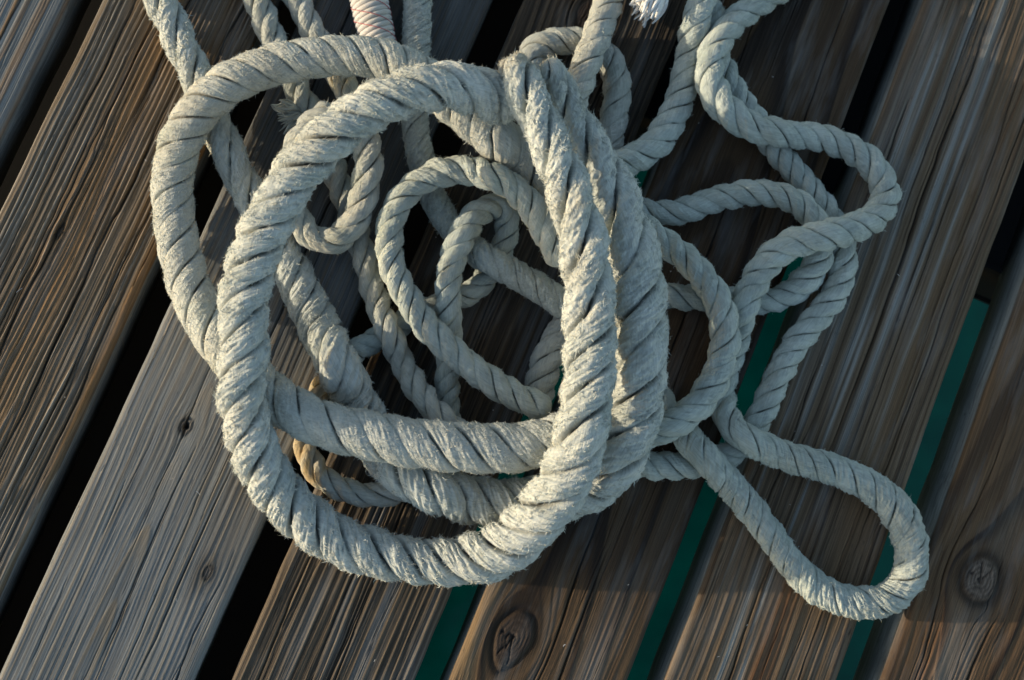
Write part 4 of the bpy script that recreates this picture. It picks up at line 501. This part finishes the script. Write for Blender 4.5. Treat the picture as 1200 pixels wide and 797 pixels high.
        ri = idx[si, ai]
        fibv = np.vstack([fibv, np.repeat(fibv[ri] + rg.normal(0, 3, (nf, 3)), 5, 0)]); grv = np.r_[grv, np.repeat(grv[ri] * .25, 5)]; stv = np.r_[stv, np.repeat(stv[ri], 5)]
    org = C[np.argmin(C[:, 2])].copy(); org[2] = 0
    me = mesh_np(name, (V - org) * MM, Q, Tt)
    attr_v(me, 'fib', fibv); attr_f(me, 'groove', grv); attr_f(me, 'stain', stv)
    o = link(name, me, mat, None, label, cat, group)
    o.location = org * MM
    return o

THICK = dict(lay=2.05, round_=.66, gdepth=.34, gw=.062, gmin=.4, lump=.06, fuzz=1.7, flen=2.5, fw=.48, fstand=.62, tuft=1., ds=.9, nps=30, fine=.05, group='thick ropes of the coil')
rope('A', 'thickest shaggy rope, looped into the big front ring with a blunt tip on top', M_THICK, 101, loose=[(.80, 1.2)], stain=[(.988, 1.1)], **THICK)
rope('A2', 'shaggy rope hugging the front ring on its right side and leaving at upper left', M_THICK, 118, loose=[(-.1, .14), (.64, 1.2)],
     **dict(THICK, round_=.74, gdepth=.22, gw=.055, lump=.045, lay=2.15))
rope('B', 'felted thick rope of the outer ring, lying behind the shaggy front ring', M_OUTER, 102, lay=1.95, round_=.83, gdepth=.17, gw=.042, lump=.04, gmin=.1,
     fuzz=1.8, flen=1.7, fw=.42, fstand=.9, tuft=.5, group='thick ropes of the coil', fine=.055, nps=26)
LA = dict(lay=2.3, round_=.46, gdepth=.18, gw=.04, gmin=.12, lump=.085, fuzz=1.2, flen=1.7, fw=.34, fstand=.75, tuft=.3, fine=.06, nps=28)
LP = dict(LA, round_=.15, lay=2.7)
rope('M1', 'pale plump-stranded rope entering at the top edge, the left one of two side by side', M_PALE, 103, **LP)
rope('M2', 'laid rope bent into a tight hook inside the left of the front ring', M_PALE, 104, stain=[(.51, .535)], **dict(LP, round_=.34))
rope('M3', 'grey green rope of the larger inner loop in the middle of the coil', M_LAID, 105, **LA)
rope('M4', 'grey rope of the smaller inner arch, nested within the larger inner loop', M_LAID, 106, **LA)
rope('M6', 'woolly rope without visible strands running diagonally through the centre', M_WOOL, 107, lay=2.6, round_=.95, gdepth=.02, lump=.06,
     fuzz=2.6, flen=1.7, fw=.36, fstand=1.4, tuft=.6, fine=.10)
rope('M7', 'short stretch of grey rope seen between the inner loop and the front ring', M_PALE, 108, **LA)
rope('M8', 'sunlit rope coming down from the top edge right of the blunt rope tip', M_PALE, 109, **dict(LA, round_=.7))
rope('M9', 'small arch of rope passing behind the sunlit upright rope near the blunt tip', M_PALE, 110, **dict(LA, round_=.7))
rope('M10', 'rope sweeping from the top edge down into the coil, right of the small arch', M_LAID, 111, **dict(LA, round_=.62))
rope('M11', 'long rope of the outermost right bends that ends in the teardrop loop at lower right', M_LAID, 112, felt=[(.62, .98)], **dict(LA, fuzz=1.5, lump=.09))
rope('M12', 'rope crossing under the upper right bend and running down over the dark gap', M_LAID, 113, **LA)
rope('M13', 'rope reaching right from the coil and turning back in a hairpin under the upper bend', M_LAID, 114, **LA)
rope('M14', 'rope bulging out of the right side of the coil and back into it', M_LAID, 115, **LA)
rope('M17', 'thin rope with a golden tan stretch tucked under the lower left of the coil', M_PALE, 116, stain=[(-.1, .5)], **dict(LP, fuzz=.4))

# ------------------------------------------------------------------ whipped rope end with red thread
S, s = curve(PATHS['W'], 1.3)
wr = rope('W', 'rope end bound in white twine with red thread, at the top edge', M_COTTON, 117, lay=2.4, round_=.8, gdepth=.05, lump=.03,
          fuzz=.3, flen=1.2, name='whipped_rope', pts=[[*p[:3], p[3] * .86] for p in PATHS['W']])
def coil_tube(name, mat, parent, sa, sb, pitch, rt, off, turn=1., ph=0., tilt=0.):
    T, N, B = frames(S[:, :3])
    k = int((sb - sa) / pitch * 26)
    q = np.linspace(sa, sb, k); th = turn * 2 * np.pi * (q - sa) / pitch + ph
    f = lambda A: np.stack([np.interp(q, s, A[:, c]) for c in range(A.shape[1])], 1)
    Ci, Ni, Bi, Ti = f(S[:, :3]), f(N), f(B), f(T); Ri = np.interp(q, s, S[:, 3]) * off
    Ri = Ri * (1 + .02 * n1(q / 3., 5))
    ax = Ci + Ti * (tilt * np.sin(th))[:, None]
    P = ax + (np.cos(th)[:, None] * Ni + np.sin(th)[:, None] * Bi) * Ri[:, None]
    t2, n_, b_ = frames(P)
    a = np.linspace(0, 2 * np.pi, 10, endpoint=False)
    V = P[:, None] + rt * (np.cos(a)[None, :, None] * n_[:, None] + np.sin(a)[None, :, None] * b_[:, None])
    V[..., 2] = np.maximum(V[..., 2], .3)
    idx = np.arange(k * 10).reshape(k, 10); j = np.roll(idx, -1, 1)
    Q = np.stack([idx[:-1], j[:-1], j[1:], idx[1:]], -1).reshape(-1, 4)
    org = np.array(parent.location) / MM
    me = mesh_np(name, (V.reshape(-1, 3) - org) * MM, Q)
    fibv = np.stack([np.broadcast_to((th * 14)[:, None], idx.shape), np.broadcast_to((a * rt * 1.5)[None], idx.shape), np.zeros(idx.shape)], -1).reshape(-1, 3)
    attr_v(me, 'fib', fibv); z = np.zeros(k * 10); attr_f(me, 'groove', z); attr_f(me, 'stain', z)
    return link(name, me, mat, parent)
PW = np.array(PATHS['W'])
coil_tube('whipping', M_COTTON, wr, 175, 262, 4.3, 2.35, .93, tilt=2.0)
for ph in (.2, 1.9, 3.3, 5.0):
    coil_tube('red_thread', M_RED, wr, 175, 262, 46., .34, 1.10, turn=-1., ph=ph)

# ------------------------------------------------------------------ frayed ends
def tassel(name, label, base, d, length, spread, nyarn, mat, seed, rad, yr=1.1, **kw):
    rg = np.random.RandomState(seed)
    d = np.array(d, float); d /= np.linalg.norm(d)
    a = np.cross(d, [0, 0, 1.]); a /= np.linalg.norm(a); b = np.cross(a, d)
    Vs, Qs, fi = [], [], []; c0 = 0
    for i in range(nyarn):
        ph = rg.uniform(0, 6.28); q = rad * math.sqrt(rg.uniform(0, 1))
        r = yr * rg.uniform(.5, 1.2); k = 12
        t = np.linspace(0, 1, k)
        out = a * math.cos(ph) + b * math.sin(ph)
        sp = spread * rg.uniform(.2, 1.1); ln = length * rg.uniform(.55, 1.1); w = rg.normal(0, 1, 3) * 3.2
        P = np.array(base) + out * q * (1 - .35 * np.exp(-((t - .12) / .12) ** 2))[:, None] + d * (ln * t)[:, None] + out * (sp * t ** 1.7)[:, None] + w * np.sin(t * 3.0 + ph)[:, None] * t[:, None]
        P[:, 2] = np.maximum(P[:, 2], r + .3)
        t2, n_, b_ = frames(P)
        an = np.linspace(0, 2 * np.pi, 7, endpoint=False)
        rr = r * (1 - .75 * t ** 3)
        V = P[:, None] + rr[:, None, None] * (np.cos(an)[None, :, None] * n_[:, None] + np.sin(an)[None, :, None] * b_[:, None])
        idx = np.arange(k * 7).reshape(k, 7) + c0; j = np.roll(idx, -1, 1)
        Qs.append(np.stack([idx[:-1], j[:-1], j[1:], idx[1:]], -1).reshape(-1, 4)); Vs.append(V.reshape(-1, 3)); c0 += k * 7
        fi.append(np.stack([np.repeat(t * ln, 7), np.tile(an, k) * 1., np.full(k * 7, i * 1.)], -1))
    V = np.vstack(Vs); org = np.array([base[0], base[1], 0])
    me = mesh_np(name, (V - org) * MM, np.vstack(Qs))
    attr_v(me, 'fib', np.vstack(fi)); z = np.zeros(len(V)); attr_f(me, 'groove', z); attr_f(me, 'stain', z)
    o = link(name, me, mat, None, label, 'rope end', 'frayed rope ends')
    o.location = org * MM
    return o
tassel('frayed_rope_end', 'bright white frayed tuft of yarn at the top edge', (119.6, 280.9, 30.0), (-13.3, -19.1, -.15), 30, 4, 90, M_WHITE, 5, 11, 2.4)
tassel('frayed_rope_end', 'small fluffy frayed stub beside the pale rope, left of the front ring', (-163.8, 173.1, 20.0), (-21.1, -10.7, -.15), 15, 11, 120, M_PALE, 6, 7.5, 1.5)

# ------------------------------------------------------------------ shed fibres lying on the boards
rg = np.random.RandomState(9); Vl, Ql = [], []
while len(Ql) < 240:
    p = np.array([rg.normal(-30, 190), rg.normal(-20, 170)]); q = p @ VX
    if not any(b[0] + 5 < q < b[1] - 5 for b in BOARDS): continue
    a = rg.uniform(0, 6.28); L = rg.lognormal(.3, .6); c = rg.normal(0, .8)
    d = np.array([math.cos(a), math.sin(a)]); e = np.array([-d[1], d[0]]); wd = rg.uniform(.12, .3)
    for k in range(3):
        t0, t1 = k / 3 - .5, (k + 1) / 3 - .5
        P0 = p + d * L * t0 + e * c * t0 * t0 * 4; P1 = p + d * L * t1 + e * c * t1 * t1 * 4
        n = len(Vl); z0, z1 = .9 + .5 * abs(t0), .9 + .5 * abs(t1)
        Vl += [(*(P0 - e * wd), z0), (*(P1 - e * wd), z1), (*(P1 + e * wd), z1 + .1), (*(P0 + e * wd), z0 + .1)]
        Ql.append((n, n + 1, n + 2, n + 3))
lm_ = mesh_np('rope_lint', np.array(Vl) * MM, np.array(Ql))
attr_v(lm_, 'fib', np.zeros((len(Vl), 3))); attr_f(lm_, 'groove', np.zeros(len(Vl))); attr_f(lm_, 'stain', np.zeros(len(Vl)))
link('rope_lint', lm_, M_COTTON, kind='stuff', label='tiny pale rope fibres shed over the boards', cat='fibres')

# ------------------------------------------------------------------ camera, light, world
cam = bpy.data.cameras.new('camera'); co = bpy.data.objects.new('camera', cam); COL.objects.link(co)
cam.sensor_width = 36; cam.lens = 1800 / 1200 * 36; cam.clip_start = .01; cam.clip_end = 500
nv = Vector((.126, .128, 1)).normalized(); yv = Vector((0, 1, 0)); yv = (yv - nv * yv.dot(nv)).normalized(); xv = yv.cross(nv)
rot = Matrix((xv, yv, nv)).to_4x4()            # rows: world axes in camera coordinates
co.matrix_world = Matrix.Translation(Vector((-150.014, -149.995, 1181.1)) * MM) @ rot
cam.dof.use_dof = True; cam.dof.focus_distance = 1.15; cam.dof.aperture_fstop = 5.6
SC.camera = co

EL, AZ = math.radians(9), math.radians(-87)                            # sun elevation, compass angle clockwise from +Y
sun = bpy.data.lights.new('sun', 'SUN'); so = bpy.data.objects.new('sun', sun); COL.objects.link(so)
sun.energy = 2.5; sun.angle = math.radians(.8); sun.color = (1, .86, .65)
dirv = Vector((math.sin(AZ) * math.cos(EL), math.cos(AZ) * math.cos(EL), math.sin(EL)))
so.rotation_euler = dirv.to_track_quat('Z', 'Y').to_euler(); so.location = dirv * 3
w = bpy.data.worlds.new('World'); SC.world = w; w.use_nodes = True
bg = w.node_tree.nodes['Background']; sky = w.node_tree.nodes.new('ShaderNodeTexSky')
sky.sky_type = 'NISHITA'; sky.sun_disc = False; sky.sun_elevation = EL; sky.sun_rotation = AZ
w.node_tree.links.new(sky.outputs[0], bg.inputs[0]); bg.inputs[1].default_value = .15
SC.view_settings.view_transform = 'Standard'; SC.view_settings.look = 'None'; SC.view_settings.exposure = 1.0; SC.view_settings.gamma = 1
SC.cycles.max_bounces = 5; SC.cycles.sample_clamp_indirect = 2.5; SC.cycles.use_denoising = True
